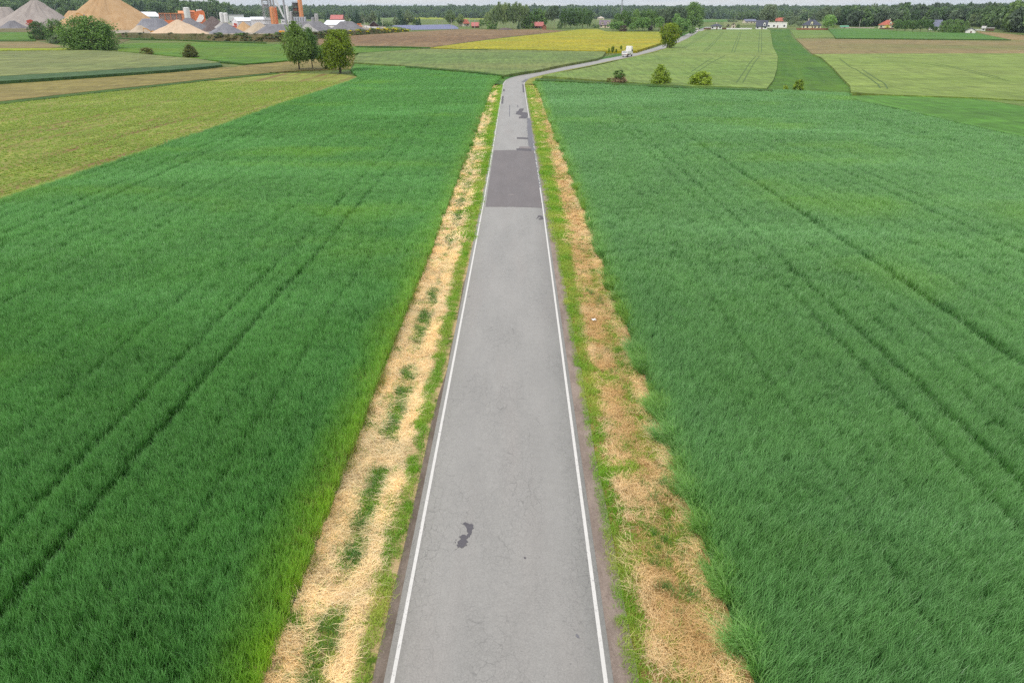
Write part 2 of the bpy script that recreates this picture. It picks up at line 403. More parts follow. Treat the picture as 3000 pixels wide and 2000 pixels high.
# asphalt: worn pale grey, faint wheel paths, hairline cracks, aggregate
def asphalt(name, col, crack=0.5, tint=None, grain=1.0, gloss=0.55):
    m = bpy.data.materials.new(name); m.use_nodes = True; g = G(m.node_tree); p = g.pos()
    n1 = g.noise(g.vmap(p, (1, 0.25, 1)), 0.7, 4.0, 0.6)
    c = g.mix(g.step(n1, 0.3, 0.7), tuple(v*0.93 for v in col), tuple(v*1.06 for v in col))
    n0 = g.noise(g.vmap(p, (1, 0.12, 1)), 0.55, 3.0, 0.5)
    c = g.mix(g.math('MULTIPLY', g.step(n0, 0.45, 0.75), 0.35), c, tint or tuple(v*q for v, q in zip(col, (1.06, 0.97, 0.95))))
    n2 = g.noise(p, 22.0, 3.0, 0.75)
    c = g.mix(1.0, c, g.mix(n2, (1-0.42*grain,)*3, (1+0.42*grain,)*3), 'MULTIPLY')
    n3 = g.noise(p, 3.2, 4.0, 0.7); c = g.mix(1.0, c, g.mix(n3, (0.88,)*3, (1.12,)*3), 'MULTIPLY')
    wv = g('VectorMath', {'operation': 'MULTIPLY_ADD'}, {0: g('TexNoise', None, None, out=1, Vector=p, Scale=2.0, Detail=3.0), 1: (0.5, 0.5, 0), 2: p})
    vo = g('TexVoronoi', {'feature': 'DISTANCE_TO_EDGE'}, None, Vector=g.vmap(wv, (1.0, 0.55, 0.0)), Scale=3.4)
    vo2 = g('TexVoronoi', {'feature': 'DISTANCE_TO_EDGE'}, None, Vector=g.vmap(wv, (1.0, 0.8, 0.0)), Scale=7.5)
    zone = g.step(g.noise(g.vmap(p, (0.9, 0.3, 1)), 0.5, 3.0), 0.38, 0.62)
    k1 = g.math('SUBTRACT', 1.0, g.step(vo, 0.0, 0.022)); k2 = g.math('SUBTRACT', 1.0, g.step(vo2, 0.0, 0.03))
    k = g.math('MULTIPLY', g.math('MAXIMUM', k1, g.math('MULTIPLY', k2, 0.75)), g.math('MULTIPLY', g.math('MULTIPLY_ADD', zone, 0.8, 0.2), crack))
    c = g.mix(k, c, tuple(v*0.22 for v in col))
    sp = g.step(g.noise(p, 9.0, 1.0), 0.76, 0.8); c = g.mix(g.math('MULTIPLY', sp, 0.45), c, tuple(v*0.45 for v in col))
    hb = g.math('SUBTRACT', g.math('MULTIPLY', n2, 0.4), k)
    g.out(g('BsdfPrincipled', Base_Color=c, Roughness=0.5 if gloss > .4 else 0.8, Specular_IOR_Level=gloss, Normal=g.bump(hb, 0.35, 0.012))); return m
M_ROAD = asphalt('worn_asphalt', srgb(170, 167, 161), 0.48)
M_PATCH = asphalt('newer_asphalt', srgb(136, 130, 130), 0.12, srgb(142, 133, 131), 0.6, 0.3)
M_TAR = asphalt('tar_patch', srgb(108, 105, 110), 0.0, None, 0.5, 0.3)
M_TAR2 = asphalt('faded_tar', srgb(132, 132, 138), 0.0, None, 0.5, 0.3)
M_FADE = asphalt('lighter_asphalt', srgb(150, 142, 141), 0.0, None, 0.5, 0.3)

def wear_white():
    m = bpy.data.materials.new('road_paint'); m.use_nodes = True; g = G(m.node_tree); p = g.pos()
    n = g.noise(p, 14.0, 4.0, 0.7); n2 = g.noise(p, 1.2, 3.0)
    c = g.mix(n2, (0.44, 0.43, 0.40), (0.60, 0.58, 0.55))
    c = g.mix(g.step(g.math('ADD', n, g.math('MULTIPLY', n2, 0.25)), 0.68, 0.82), c, (0.3, 0.29, 0.28))
    g.out(g('BsdfPrincipled', Base_Color=c, Roughness=0.7, Specular_IOR_Level=0.25)); return m
M_LINE = wear_white()

def soilmat(name, a, b, pebbles):
    m = bpy.data.materials.new(name); m.use_nodes = True; g = G(m.node_tree); p = g.pos()
    n1 = g.noise(g.vmap(p, (1, .35, 1)), 1.6, 5.0, 0.7, 0.3); c = g.mix(g.step(n1, 0.32, 0.66), a, b)
    n2 = g.noise(p, 14.0, 4.0, 0.8); c = g.mix(1.0, c, g.mix(n2, (0.5,)*3, (1.5,)*3), 'MULTIPLY')
    c = g.mix(g.math('MULTIPLY', g.step(g.noise(p, 26.0, 1.0), 0.68, 0.75), 0.8), c, pebbles)
    g.out(g('BsdfPrincipled', Base_Color=c, Roughness=0.95, Specular_IOR_Level=0.1, Normal=g.bump(n2, 0.8, 0.05))); return m
M_GRAVEL_L = soilmat('dark_shoulder_gravel', srgb(122, 109, 97), srgb(156, 141, 128), srgb(200, 192, 184))
M_GRAVEL_R = soilmat('pale_shoulder_gravel', srgb(152, 136, 125), srgb(184, 166, 153), srgb(208, 200, 192))
def vergemat(name, straw, grass, soil, bias):
    m = bpy.data.materials.new(name); m.use_nodes = True; g = G(m.node_tree); p = g.pos()
    n1 = g.noise(p, 1.1, 5.0, 0.7, 0.4); n2 = g.noise(g.vmap(p, (1.0, 2.4, 1)), 7.0, 4.0, 0.8)
    c = g.mix(g.step(n1, bias-0.09, bias+0.09), straw, grass)
    c = g.mix(1.0, c, g.mix(n2, (0.45,)*3, (1.5,)*3), 'MULTIPLY')
    c = g.mix(g.math('MULTIPLY', g.step(g.noise(p, 3.0, 3.0), 0.62, 0.74), 0.7), c, soil)
    g.out(g('BsdfPrincipled', Base_Color=c, Roughness=0.95, Specular_IOR_Level=0.1, Normal=g.bump(n2, 0.8, 0.08))); return m
M_VL = vergemat('mown_verge', srgb(214, 186, 138, 1.5), srgb(96, 128, 40), srgb(98, 82, 60), 0.56)
M_VR = vergemat('dry_mown_verge', srgb(188, 150, 96, 1.7), srgb(104, 136, 50), srgb(120, 92, 60), 0.57)

ribbon('road', [(-2.84, -0.06), (-2.80, 0.02), (-1.3, 0.05), (0, 0.07), (1.3, 0.05), (2.80, 0.02), (2.84, -0.06)], M_ROAD)
s_line = np.where(ry < 200)[0]; s_line = s_line[rc[s_line, 1] < 196]
ribbon('road_line_marking', [(-2.64, 0.0264), (-2.54, 0.0284)], M_LINE, s_line)
ribbon('road_line_marking', [(2.56, 0.0281), (2.665, 0.026)], M_LINE, s_line)
def patch(name, pts, mat, h, amp=0.03, scale=None, seed=0, st=0.35):
    o_, s_ = scale if scale else ((0, 0), 1.0)
    return sheet(name, rag(pixpoly([(o_[0]+x/s_, o_[1]+y/s_) for x, y in pts], 0.05), amp, st, seed), h, mat, step=3.0)
C4 = ((1300, 200), 3.136); C8 = ((1200, 1400), 2.6133); C5 = ((1350, 0), 5.6)
def zroad(poly, extra):      # crown of the road under a patch: keep 4 mm above it
    return poly
def onroad(name, pts, mat, lift, amp, sc, seed):
    o = patch(name, pts, mat, 0.0, amp, sc, seed, 0.05 if sc is C8 else 0.35)
    if o is None: return
    bm = bmesh.new(); bm.from_mesh(o.data)
    bmesh.ops.subdivide_edges(bm, edges=[e for e in bm.edges if e.calc_length() > 0.8], cuts=3, use_grid_fill=True)
    bmesh.ops.triangulate(bm, faces=bm.faces[:])
    for v in bm.verts:
        k = int(np.argmin((rc[:, 0]-v.co.x)**2+(rc[:, 1]-v.co.y)**2)); d = abs(float(np.dot(np.array([v.co.x, v.co.y])-rc[k], nrm[k])))
        v.co.z = gz(v.co.x, v.co.y)+float(np.interp(d, [0, 1.3, 2.8], [0.07, 0.05, 0.02]))+lift
    bm.to_mesh(o.data); bm.free()
for k, (nm, pts, mat, lift, amp, sc) in enumerate([
    ('asphalt_patch', [(459, 754), (828, 754), (906, 1280), (383, 1271)], M_PATCH, .010, .01, C4),
    ('tar_patch', [(768, 458), (796, 458), (836, 752), (884, 1095), (845, 1100), (806, 820), (776, 700), (770, 560)], M_TAR2, .009, .07, C4),
    ('tar_patch', [(672, 636), (775, 638), (778, 653), (672, 650)], M_TAR, .013, .02, C4),
    ('tar_patch', [(668, 738), (805, 742), (805, 762), (668, 757)], M_TAR, .013, .02, C4),
    ('asphalt_patch', [(695, 720), (806, 722), (806, 740), (690, 737)], M_FADE, .017, .02, C4),
    ('tar_patch', [(660, 425), (668, 400), (690, 390), (700, 372), (730, 370), (735, 388), (715, 402), (770, 408), (775, 435), (762, 462), (690, 462), (690, 450), (715, 440), (700, 430)], M_TAR, .013, .06, C4),
    ('tar_patch', [(545, 192), (556, 192), (561, 212), (547, 213)], M_TAR, .013, .05, C4),
    ('tar_patch', [(537, 258), (550, 256), (546, 325), (528, 328)], M_TAR, .013, .05, C4),
    ('tar_patch', [(722, 146), (734, 148), (742, 224), (728, 222)], M_TAR, .013, .06, C4),
    ('tar_patch', [(602, 340), (608, 340), (609, 447), (602, 447)], M_TAR2, .013, .01, C4),
    ('tar_patch', [(676, 338), (682, 338), (684, 362), (677, 362)], M_TAR2, .013, .01, C4),
    ('tar_patch', [(845, 1388), (868, 1352), (908, 1354), (918, 1385), (882, 1391), (868, 1382), (888, 1376), (892, 1362), (872, 1366)], M_TAR, .013, .02, C4),
    ('asphalt_patch', [(592, 1158), (645, 1159), (648, 1172), (592, 1171)], M_FADE, .013, .01, C4),
    ('tar_patch', [(990, 1352), (1060, 1302), (1140, 1295), (1100, 1322), (1042, 1352)], M_TAR2, .013, .05, C5),
    ('tar_patch', [(388, 343), (402, 346), (424, 338), (452, 344), (474, 352), (486, 364), (490, 384), (484, 406), (474, 430), (458, 450), (440, 458), (430, 446), (446, 430), (443, 402), (446, 386), (436, 372), (420, 362), (408, 352)], M_TAR, .005, .022, C8),
    ('tar_patch', [(386, 452), (402, 434), (428, 430), (446, 440), (442, 458), (432, 470), (440, 490), (436, 512), (420, 530), (402, 536), (384, 528), (372, 538), (360, 520), (374, 504), (368, 486), (382, 472)], M_TAR, .009, .03, C8),
    ('tar_patch', [(344, 488), (354, 486), (356, 494), (347, 497)], M_TAR, .005, .012, C8), ('tar_patch', [(318, 548), (340, 546), (362, 541), (360, 548), (338, 553)], M_TAR, .005, .012, C8), ('tar_patch', [(350, 470), (358, 466), (361, 474), (354, 478)], M_TAR, .005, .01, C8),
    ('tar_patch', [(874, 605), (890, 604), (892, 617), (878, 619)], M_TAR, .005, .012, C8),
    ('tar_patch', [(1268, 1195), (1288, 1185), (1300, 1215), (1280, 1218)], M_TAR2, .005, .02, C8)]):
    onroad(nm, pts, mat, lift, amp, sc, k)

# shoulders and verges along the straight
s_str = np.where(ry < 186)[0]
def wob(o0, amp, s, f=None, seed=0):
    return lambda i: o0+(np.interp(rc[s_str[i], 1], f[0], f[1]) if f else 0)+amp*(fnoise(np.array([seed*77.0]), np.array([rc[s_str[i], 1]]), s)[0]-0.5)*2
ribbon('gravel_shoulder', [(wob(-3.14, .12, 2.0, ([10, 30, 70, 90], [0, 0.3, 0.38, 0.45])), 0.0), (-2.78, 0.004)], M_GRAVEL_L, s_str)
ribbon('gravel_shoulder', [(2.78, 0.004), (wob(3.34, .10, 2.5, ([10, 60, 70, 72, 110, 170], [0.05, 0, 0.25, -0.05, -0.1, -0.22]), 3), 0.0)], M_GRAVEL_R, s_str)
ribbon('verge', [(-6.4, 0.0), (-5.7, -0.05), (-5.1, -0.2), (-4.65, -0.34), (-4.2, -0.26), (-3.6, -0.08), (-3.1, -0.02), (-2.75, -0.025)], M_VL, s_str)
ribbon('verge', [(2.75, -0.025), (3.2, -0.02), (3.8, -0.06), (4.6, -0.16), (5.2, -0.2), (5.8, -0.1), (6.6, 0.0)], M_VR, s_str)
def vz(u):
    return np.where(u < 0, np.interp(u, [-6.4, -5.7, -5.1, -4.65, -4.2, -3.6, -3.1], [0, -.05, -.2, -.34, -.26, -.08, -.02]),
                    np.interp(u, [3.2, 3.8, 4.6, 5.2, 5.8, 6.6], [-.02, -.06, -.16, -.2, -.1, 0]))
M_CURVE = crop('roadside_grass', srgb(112, 150, 44), srgb(160, 172, 84), 0.08, fine=2.0, speck=srgb(205, 190, 120), speckamt=0.6)
M_CURVED = crop('dark_roadside_grass', srgb(64, 118, 44), srgb(98, 142, 62), 0.08, fine=1.6)
s_cur = np.where((ry >= 182))[0]
def taper(o0, o1, n0, n1): return lambda i: float(np.interp(i, [0, n0, n1], [o0, o1, o1]))
ribbon('roadside_grass', [(taper(-6.2, -5.6, 14, 60), 0.25), (-3.6, 0.12), (-2.8, 0.0)], M_CURVED, s_cur)
ribbon('roadside_grass', [(2.8, 0.0), (3.3, 0.1), (taper(6.4, 4.6, 22, 60), 0.15)], M_CURVE, s_cur)

# ------------------------------------------------------------------ near cereal fields
L1 = [(-6.0, -60)]+[(cx(y)-5.75, y) for y in range(-20, 176, 8)]+pixpoly([(1450, 236), (1478, 222), (1400, 211), (1187, 193), (1080, 189), (1030, 205), (1055, 226), (816, 307), (574, 391), (352, 468), (172, 529), (0, 585), (-260, 655)], 0.4)+[(-80, 25), (-80, -60)]
R1 = [(90, -60), (95, 20)]+pixpoly([(3500, 600), (3000, 404), (2784, 355), (2660, 326), (2521, 298), (2480, 283), (2491, 276), (2266, 264), (2150, 262), (1750, 247), (1562, 239)], 0.4)[::1]+[(cx(y)+6.25, y) for y in range(172, -21, -8)]+[(6.3, -60)]
M_UNDER_L = crop('crop_floor_left', srgb(38, 70, 34), srgb(50, 84, 42), 0.05)
M_UNDER_R = crop('crop_floor_right', srgb(44, 78, 46), srgb(56, 92, 56), 0.05)
sheet('field', L1, 0.02, M_UNDER_L, wall=0.8)
sheet('field', R1, 0.02, M_UNDER_R, wall=0.8)
W_L = blademat('wheat_blades_left', srgb(30, 92, 20, .93), srgb(89, 149, 74, .87), srgb(119, 171, 99, .68), srgb(134, 172, 44, .74), 0.22, 1.0, 0.38, 0.6)
W_R = blademat('wheat_blades_right', srgb(36, 96, 28, .95), srgb(97, 151, 84, .91), srgb(131, 176, 112, .73), srgb(126, 168, 52, .76), 0.22, 1.0, 0.38, 0.65)
def variants(mat, k0, lean):
    near = [tuft(k0+i, 14, 0.11, 0.48, 0.73, 0.0155, 0.32, mat, lean, 4, 0.085) for i in range(8)]
    mid = [tuft(k0+20+i, 25, 0.25, 0.48, 0.73, 0.026, 0.40, mat, lean, 3, 0.10) for i in range(5)]
    far = [tuft(k0+40+i, 48, 0.60, 0.48, 0.74, 0.055, 0.40, mat, lean, 2, 0.16) for i in range(4)]
    return near, mid, far
def tram(X, Y, lines):
    """how strongly a wheel track runs through each spot"""
    t = np.zeros(len(X))
    for x0, slope, wd, amt in lines:
        xc = x0+slope*Y+0.25*(fnoise(Y, Y*0+x0, 14.0)-0.5)*2
        t = np.maximum(t, amt*np.exp(-((X-xc)/(wd*0.8))**4)*(0.62+0.6*fnoise(X*0+x0*3, Y, 6.0)))
    return t
def grow(name, poly, mat, k0, lean, lines, tintf, label):
    near, mid, far = variants(mat, k0, lean)
    for nm, srcs, y0, y1, dens in ((name, near, 5, 44, 92), (name, mid, 30, 104, 27), (name, far, 66, 235, 5.0)):
        half = 0.80*y1+14; n = int((y1-y0)*2*half*dens)
        X = _rng.uniform(-half, half, n); Y = _rng.uniform(y0, y1, n)
        k = (np.abs(X) < 0.80*Y+14); X, Y = X[k], Y[k]; k = inside(poly, X, Y); X, Y = X[k], Y[k]
        kp = np.clip((Y-30)/14, 0, 1) if y0 == 30 else np.clip((Y-66)/38, 0, 1) if y0 == 66 else np.ones(len(X))
        kp = kp*(1-(np.clip((Y-30)/14, 0, 1) if y0 == 5 else np.clip((Y-66)/38, 0, 1) if y0 == 30 else 0)); k = _rng.random(len(X)) < kp; X, Y = X[k], Y[k]
        t = tram(X, Y, lines); k = _rng.random(len(X)) > 0.92*t; X, Y, t = X[k], Y[k], t[k]
        hh = (0.90+0.16*fnoise(X, Y, 3.5)+0.14*fnoise(X+60, Y, 0.5)+0.11*_rng.normal(size=len(X)))*(1-0.05*np.cos(2*math.pi*(X+0.12*fnoise(Y*0, Y, 20.0))/1.55))*(1-0.5*np.clip(t, 0, 1))
        sx = 0.9+0.25*_rng.random(len(X))
        scatter(nm, np.stack([X, Y, ground(X, Y)+0.0], 1), _rng.normal(0, 0.3, len(X)), np.stack([sx, sx, np.clip(hh, .35, 1.4)], 1), tintf(X, Y), srcs, label=label, cat='wheat')
def tint_l(X, Y):
    u = X-np.interp(Y, [0, 60, 124, 191], [0, 0, -.36, -.7])
    edge = np.clip(1-(-5.9-u)/(1.7+1.4*(fnoise(X, Y, 4.0)-.5)), 0, 1)**1.3*np.interp(Y, [10, 30, 60, 110], [0.75, .5, .25, .15])*(0.6+0.8*fnoise(X+40, Y, 1.2))  # light coming through the edge wheat, put into its tint as yellow-green
    return np.clip(np.maximum(edge, 0.20*np.clip(fnoise(X*0.6, Y, 7.0)-0.56, 0, 1)*4)+0.06*_rng.random(len(X)), 0, 0.9)
def tint_r(X, Y):
    u = X-np.interp(Y, [0, 60, 124, 191], [0, 0, -.36, -.7])
    edge = np.clip(1-(u-6.0)/1.2, 0, 1)*0.35*np.clip((Y-10)/60, 0.3, 1)
    return np.clip(np.maximum(edge, 0.25*np.clip(fnoise(X*0.6, Y, 8.0)-0.58, 0, 1)*4)+0.05*_rng.random(len(X)), 0, 0.8)
grow('wheat', L1, W_L, 100, (0.08, 0.0), [(-13.2, 0, .30, 1), (-15.1, 0, .30, .8), (-34, -0.03, .35, .9), (-36, -0.03, .35, .7), (-24, -.01, .25, .4), (-9.6, 0, .16, .4), (-18.3, -.004, .18, .5), (-20.9, 0, .16, .4), (-27.5, -.01, .2, .5), (-30.6, -.01, .2, .45), (-42, -.02, .3, .6), (-47, -.02, .3, .5), (-55, -.03, .4, .8), (-57, -.03, .4, .7)], tint_l, 'dense upright dark green wheat filling the field left of the road')
grow('wheat', R1, W_R, 200, (0.24, 0.0), [(17.5, 0, .28, .9), (15.9, 0, .28, .55), (23.4, 0, .38, 1.1), (20.6, 0, .25, .4), (34.2, 0, .3, .7), (36.2, 0, .3, .6), (53, .02, .4, .7), (55, .02, .4, .7), (11.2, 0, .16, .4), (13.4, 0, .15, .35), (19.0, 0, .16, .4), (26.4, 0, .2, .45), (29.3, 0, .2, .4), (31.4, 0, .18, .4), (39.5, 0, .25, .5), (44, .01, .25, .45), (48.5, .01, .3, .45)], tint_r, 'wind-combed blue-green wheat filling the field right of the road')

# ------------------------------------------------------------------ plants on the verges
STRAW = blademat('cut_straw', srgb(208, 182, 134, .74), srgb(236, 214, 172, .7), srgb(244, 228, 196, .7), srgb(202, 164, 104, .95), 0.22, 0.3, 0.6)
SHORT = blademat('short_grass', srgb(72, 124, 14, .85), srgb(122, 172, 38, .85), srgb(152, 190, 66, .85), srgb(190, 190, 92, .95), 0.3, 0.9)
LONG = blademat('long_grass', srgb(52, 112, 44, 1.3), srgb(104, 160, 84, 1.3), srgb(150, 190, 120, 1.3), srgb(120, 168, 40, 1.3), 0.3, 0.9)
TAN = blademat('seeding_grass', srgb(130, 140, 60, 1.3), srgb(180, 176, 110, 1.3), srgb(208, 190, 140, 1.3), srgb(150, 160, 60, 1.3), 0.3, 0.9)
SPROUT_B = blademat('sapling_leaves', srgb(70, 120, 30, 1.3), srgb(120, 170, 60, 1.3), srgb(140, 180, 80, 1.3), srgb(150, 180, 60, 1.3))
straws = [tuft(300+i, 22, 0.20, 0.16, 0.42, 0.011, 1.2, STRAW, (0.5, 0.0), 5, 0.4, 0.055) for i in range(6)]
straws_far = [tuft(320+i, 24, 0.42, 0.25, 0.55, 0.036, 1.0, STRAW, (0.4, 0.0), 3, 0.45, 0.08) for i in range(4)]
shorts = [tuft(340+i, 24, 0.16, 0.08, 0.17, 0.012, 0.7, SHORT, (0.05, 0), 2, 0.5) for i in range(5)]
shorts_far = [tuft(360+i, 30, 0.45, 0.09, 0.2, 0.04, 0.7, SHORT, (0.05, 0), 2, 0.5) for i in range(4)]
longs = [tuft(380+i, 26, 0.18, 0.35, 0.62, 0.013, 1.0, LONG, (0.1, 0), 4, 0.35) for i in range(5)]
FRINGE = blademat('bent_edge_grass', srgb(58, 114, 34, .86), srgb(112, 164, 80, .8), srgb(152, 192, 116, .76), srgb(136, 172, 56, .95), 0.35, 0.9, 0.4, 0.5)
fringe = [tuft(400+i, 30, 0.16, 0.62, 1.0, 0.018, 0.9, FRINGE, (-0.55, -0.05), 5, 0.16) for i in range(6)]
tans = [tuft(420+i, 26, 0.2, 0.45, 0.8, 0.012, 0.8, TAN, (0.1, 0.0), 4, 0.35) for i in range(5)]
def strip(u0, u1, y0, y1, dens):
    n = int((u1-u0)*(y1-y0)*dens); U = _rng.uniform(u0, u1, n); Y = _rng.uniform(y0, y1, n)
    X = U+np.interp(Y, [-50, 60, 88, 124, 150, 191], [0, 0, -.12, -.36, -.5, -.7]); return X, Y, U
def place(name, X, Y, U, rz, scl, tint, srcs, label, cat, tilt=None, lift=0.0):
    scatter(name, np.stack([X, Y, ground(X, Y)+vz(U)+lift], 1), rz, scl, tint, srcs, tilt, label, cat)
def green_l(U, Y):
    """share of living grass on the left verge: ditch line and road edge green, the rest cut straw"""
    ditch = np.exp(-((U+4.62-0.12*(fnoise(U*0, Y, 9.0)-.5))/0.40)**4)*np.clip((fnoise(U*0+5, Y, 2.4)-0.40)*7.0, 0, 1)
    edge = np.clip((U+3.66+0.5*(fnoise(U*0+9, Y, 2.2)-0.5))/0.16, 0, 1)
    spots = np.clip((fnoise(U, Y, 0.9)-0.62)*9, 0, 1)*0.8
    farg = np.interp(Y, [45, 70, 105, 150], [0, 0.45, 0.8, 0.95])*np.clip((fnoise(U*3, Y*0.6, 3.0)-0.28)*4, 0, 1)
    return np.clip(np.maximum.reduce([ditch, edge, spots, farg]), 0, 1)
def green_r(U, Y):
    wdt = np.interp(Y, [10, 22, 40, 60, 90, 120, 170], [3.8, 3.95, 4.2, 4.5, 4.85, 5.4, 6.0])
    edge = np.clip((wdt+0.5*(fnoise(U*0+3, Y, 1.8)-0.5)-U)/0.18, 0, 1)*np.interp(Y, [60, 120], [1, 0.85])
    spots = np.clip((fnoise(U, Y, 0.9)-0.45)*5, 0, 1)*np.interp(Y, [20, 45], [0.78, 0.5])
    line = np.exp(-((U-5.35)/0.28)**2)*np.clip((fnoise(U*0+8, Y, 4.0)-0.5)*6, 0, 1)*np.interp(Y, [20, 45, 60], [0.9, 0.8, 0])
    farg = np.interp(Y, [60, 90, 120, 160], [0, 0.4, 0.75, 0.9])*np.clip((fnoise(U*3, Y*0.6, 3.0)-0.28)*4, 0, 1)
    return np.clip(np.maximum.reduce([edge, spots, line, farg]), 0, 1)
for side, u0, u1, gf in ((-1, -5.85, -3.0, green_l), (1, 3.15, 6.05, green_r)):
    nm_side = 'left' if side < 0 else 'right'
    lab_s = 'pale cut straw lying in combed swaths on the %s verge' % nm_side if side < 0 else 'brownish cut straw lying matted on the right verge'
    for y0, y1, sset, gset, ds, dg in ((5, 48, straws, shorts, 62 if side < 0 else 44, 70), (48, 182, straws_far, shorts_far, 17, 20)):
        X, Y, U = strip(u0, u1, y0, y1, ds); k = _rng.random(len(X)) > gf(U, Y)*1.05
        lo = -3.62 if side < 0 else 3.6
        k &= (U < lo) if side < 0 else (U > lo-0.15*_rng.random(len(U)))
        if side < 0: k &= ~((np.abs(U+4.55) < 0.16) & (fnoise(U*0+2, Y, 5.0) > 0.45))
        X, Y, U = X[k], Y[k], U[k]
        ang = (fnoise(U*1.3, Y, 1.3)-0.5)*(2.2 if side < 0 else 6.0)+_rng.normal(0, 0.3 if side < 0 else 0.8, len(X))+(_rng.random(len(X)) < 0.5)*math.pi
        place('straw', X, Y, U, ang, (0.75+0.7*fnoise(U, Y, 0.9))*(0.85+0.3*_rng.random(len(X))), np.clip((0.08 if side < 0 else np.interp(U, [3.8, 4.3, 5.5, 5.9], [0.25, 0.72, 0.72, 0.3]))+0.7*(fnoise(U+50, Y, 1.3)-0.5), 0, 1), sset, lab_s, 'straw', (_rng.normal(0, .2, len(X)), _rng.normal(0, .2, len(X))), 0.01+(0.16*np.clip(fnoise(U*1.4+11, Y, 0.9)-0.35, 0, 1) if side < 0 else 0.05*fnoise(U, Y, 0.7)))
        X, Y, U = strip(u0, u1, y0, y1, dg); k = _rng.random(len(X)) < gf(U, Y)+0.05
        k &= (np.abs(U) > np.interp(Y, [10, 22, 35, 90], [3.1, 3.04, 2.98, 2.92])+0.1*fnoise(U*0, Y, 0.8)) if side < 0 else (U > 3.2)
        X, Y, U = X[k], Y[k], U[k]
        place('grass', X, Y, U, _rng.uniform(0, 6.28, len(X)), 0.8+0.6*fnoise(U, Y, 1.2), np.clip((fnoise(U+20, Y, 1.6)-0.42)*1.6+(0.15 if side > 0 else 0), 0, .8), gset, 'short bright green grass sprouting through the straw on the %s verge' % nm_side, 'grass')
# longer grass in the left ditch, tufts in the right one
X, Y, U = strip(-5.0, -4.25, 5, 70, 16); k = _rng.random(len(X)) < green_l(U, Y)*0.9; X, Y, U = X[k], Y[k], U[k]
place('ditch_grass', X, Y, U, _rng.uniform(0, 6.28, len(X)), 0.5+0.5*_rng.random(len(X)), _rng.random(len(X))*0.5, longs, 'long dark green grass growing in the ditch of the left verge', 'grass')
X, Y, U = strip(4.4, 5.9, 5, 60, 10); k = _rng.random(len(X)) < np.clip((fnoise(U+70, Y, 1.5)-0.58)*8, 0, 1); X, Y, U = X[k], Y[k], U[k]
place('grass_tufts', X, Y, U, _rng.uniform(0, 6.28, len(X)), 0.4+0.5*_rng.random(len(X)), _rng.random(len(X))*0.7, longs, 'scattered long green grass tufts on the brown right verge', 'grass')
# bent fringe leaning over the edge of the right field
X, Y, U = strip(5.7, 6.8, 5, 175, 27); k = (U > 6.25-0.4*np.clip((fnoise(U*0, Y, 0.9)-0.30)*2.2, 0, 1)) & (_rng.random(len(X)) < 0.3+0.7*np.clip((fnoise(U*0, Y, 0.9)-0.36)*5, 0, 1)); X, Y, U = X[k], Y[k], U[k]
place('fringe_grass', X, Y, U, _rng.normal(0, 0.4, len(X)), (0.70+0.42*fnoise(U*0, Y, 0.9))*np.interp(Y, [10, 60, 175], [1.05, .9, .8]), np.clip(fnoise(U*0+3, Y, 2.5)*1.5-0.45, 0, .8), fringe, 'long green grass bending over the edge of the right wheat field', 'grass')
# tan seeding grass along the edge of the left field
X, Y, U = strip(-6.3, -5.55, 5, 120, 12); k = _rng.random(len(X)) < np.clip((fnoise(U*0+40, Y, 4.0)-0.42)*5, 0.12, 0.9); X, Y, U = X[k], Y[k], U[k]
place('seeding_grass', X, Y, U, _rng.uniform(0, 6.28, len(X)), 0.6+0.5*_rng.random(len(X)), _rng.random(len(X))*0.9, tans, 'feathery tan seeding grass between the straw and the left wheat field', 'grass')

# ------------------------------------------------------------------ far fields (each a crop of its own height)
def field(pts, h, mat, wall=0.0, wallmat=None, name='field'):
    return sheet(name, pixpoly(pts, h), h, mat, wall=wall or h+0.1, wallmat=wallmat)
OLIVE = crop('barley_olive', srgb(140, 152, 98), srgb(158, 165, 110), 0.03, (0.4, 1), 0.9)
OLIVE_WALL = crop('barley_side', srgb(78, 112, 70), srgb(98, 128, 84), 0.2, fine=2.0)
BROWNL = crop('bare_tan_soil', srgb(176, 160, 106), srgb(158, 150, 92), 0.03, (0.3, 1), 1.5, row=(pdir(0, 262, 500, 222), 1.6, srgb(128, 112, 84), 0.5))
SPROUT = crop('sprouting_rows', srgb(172, 184, 104), srgb(186, 180, 114), 0.03, (0.6, 1), 1.3, row=(pdir(0, 544, 555, 380), 1.3, srgb(150, 120, 86), 0.95), speck=srgb(136, 168, 66), speckamt=0.8)
BRIGHT = crop('bright_green_crop', srgb(86, 140, 30), srgb(120, 150, 36), 0.03, (0.3, 1), 0.9, row=(pdir(400, 145, 900, 140), 7.0, srgb(130, 162, 56), 0.3))
CENTRE = crop('barley_green', srgb(132, 156, 92), srgb(154, 162, 104), 0.02, (0.4, 1), 0.9, speck=srgb(110, 140, 80), speckamt=0.3)
PLOUGH = crop('ploughed_soil', srgb(150, 122, 92), srgb(168, 142, 108), 0.012, (0.3, 1), 0.5)
RAPE = crop('rapeseed_bloom', srgb(176, 184, 66), srgb(206, 190, 80), 0.02, (0.35, 1), 0.8, row=(pdir(1500, 130, 1900, 118), 10, srgb(160, 172, 66), 0.5))
BARLEY = crop('pale_barley', srgb(138, 168, 92), srgb(160, 176, 106), 0.02, (0.4, 1), 0.9, speck=srgb(122, 158, 84), speckamt=0.35)
PALE = crop('yellowing_barley', srgb(152, 174, 96), srgb(164, 182, 108), 0.02, (0.4, 1), 0.9, speck=srgb(134, 162, 84), speckamt=0.35)
DEEP = crop('deep_green_crop', srgb(74, 124, 30), srgb(98, 138, 42), 0.03, (1, 0.3), 0.9, row=(pdir(2330, 240, 2290, 110), 2.2, srgb(112, 150, 58), 0.45))
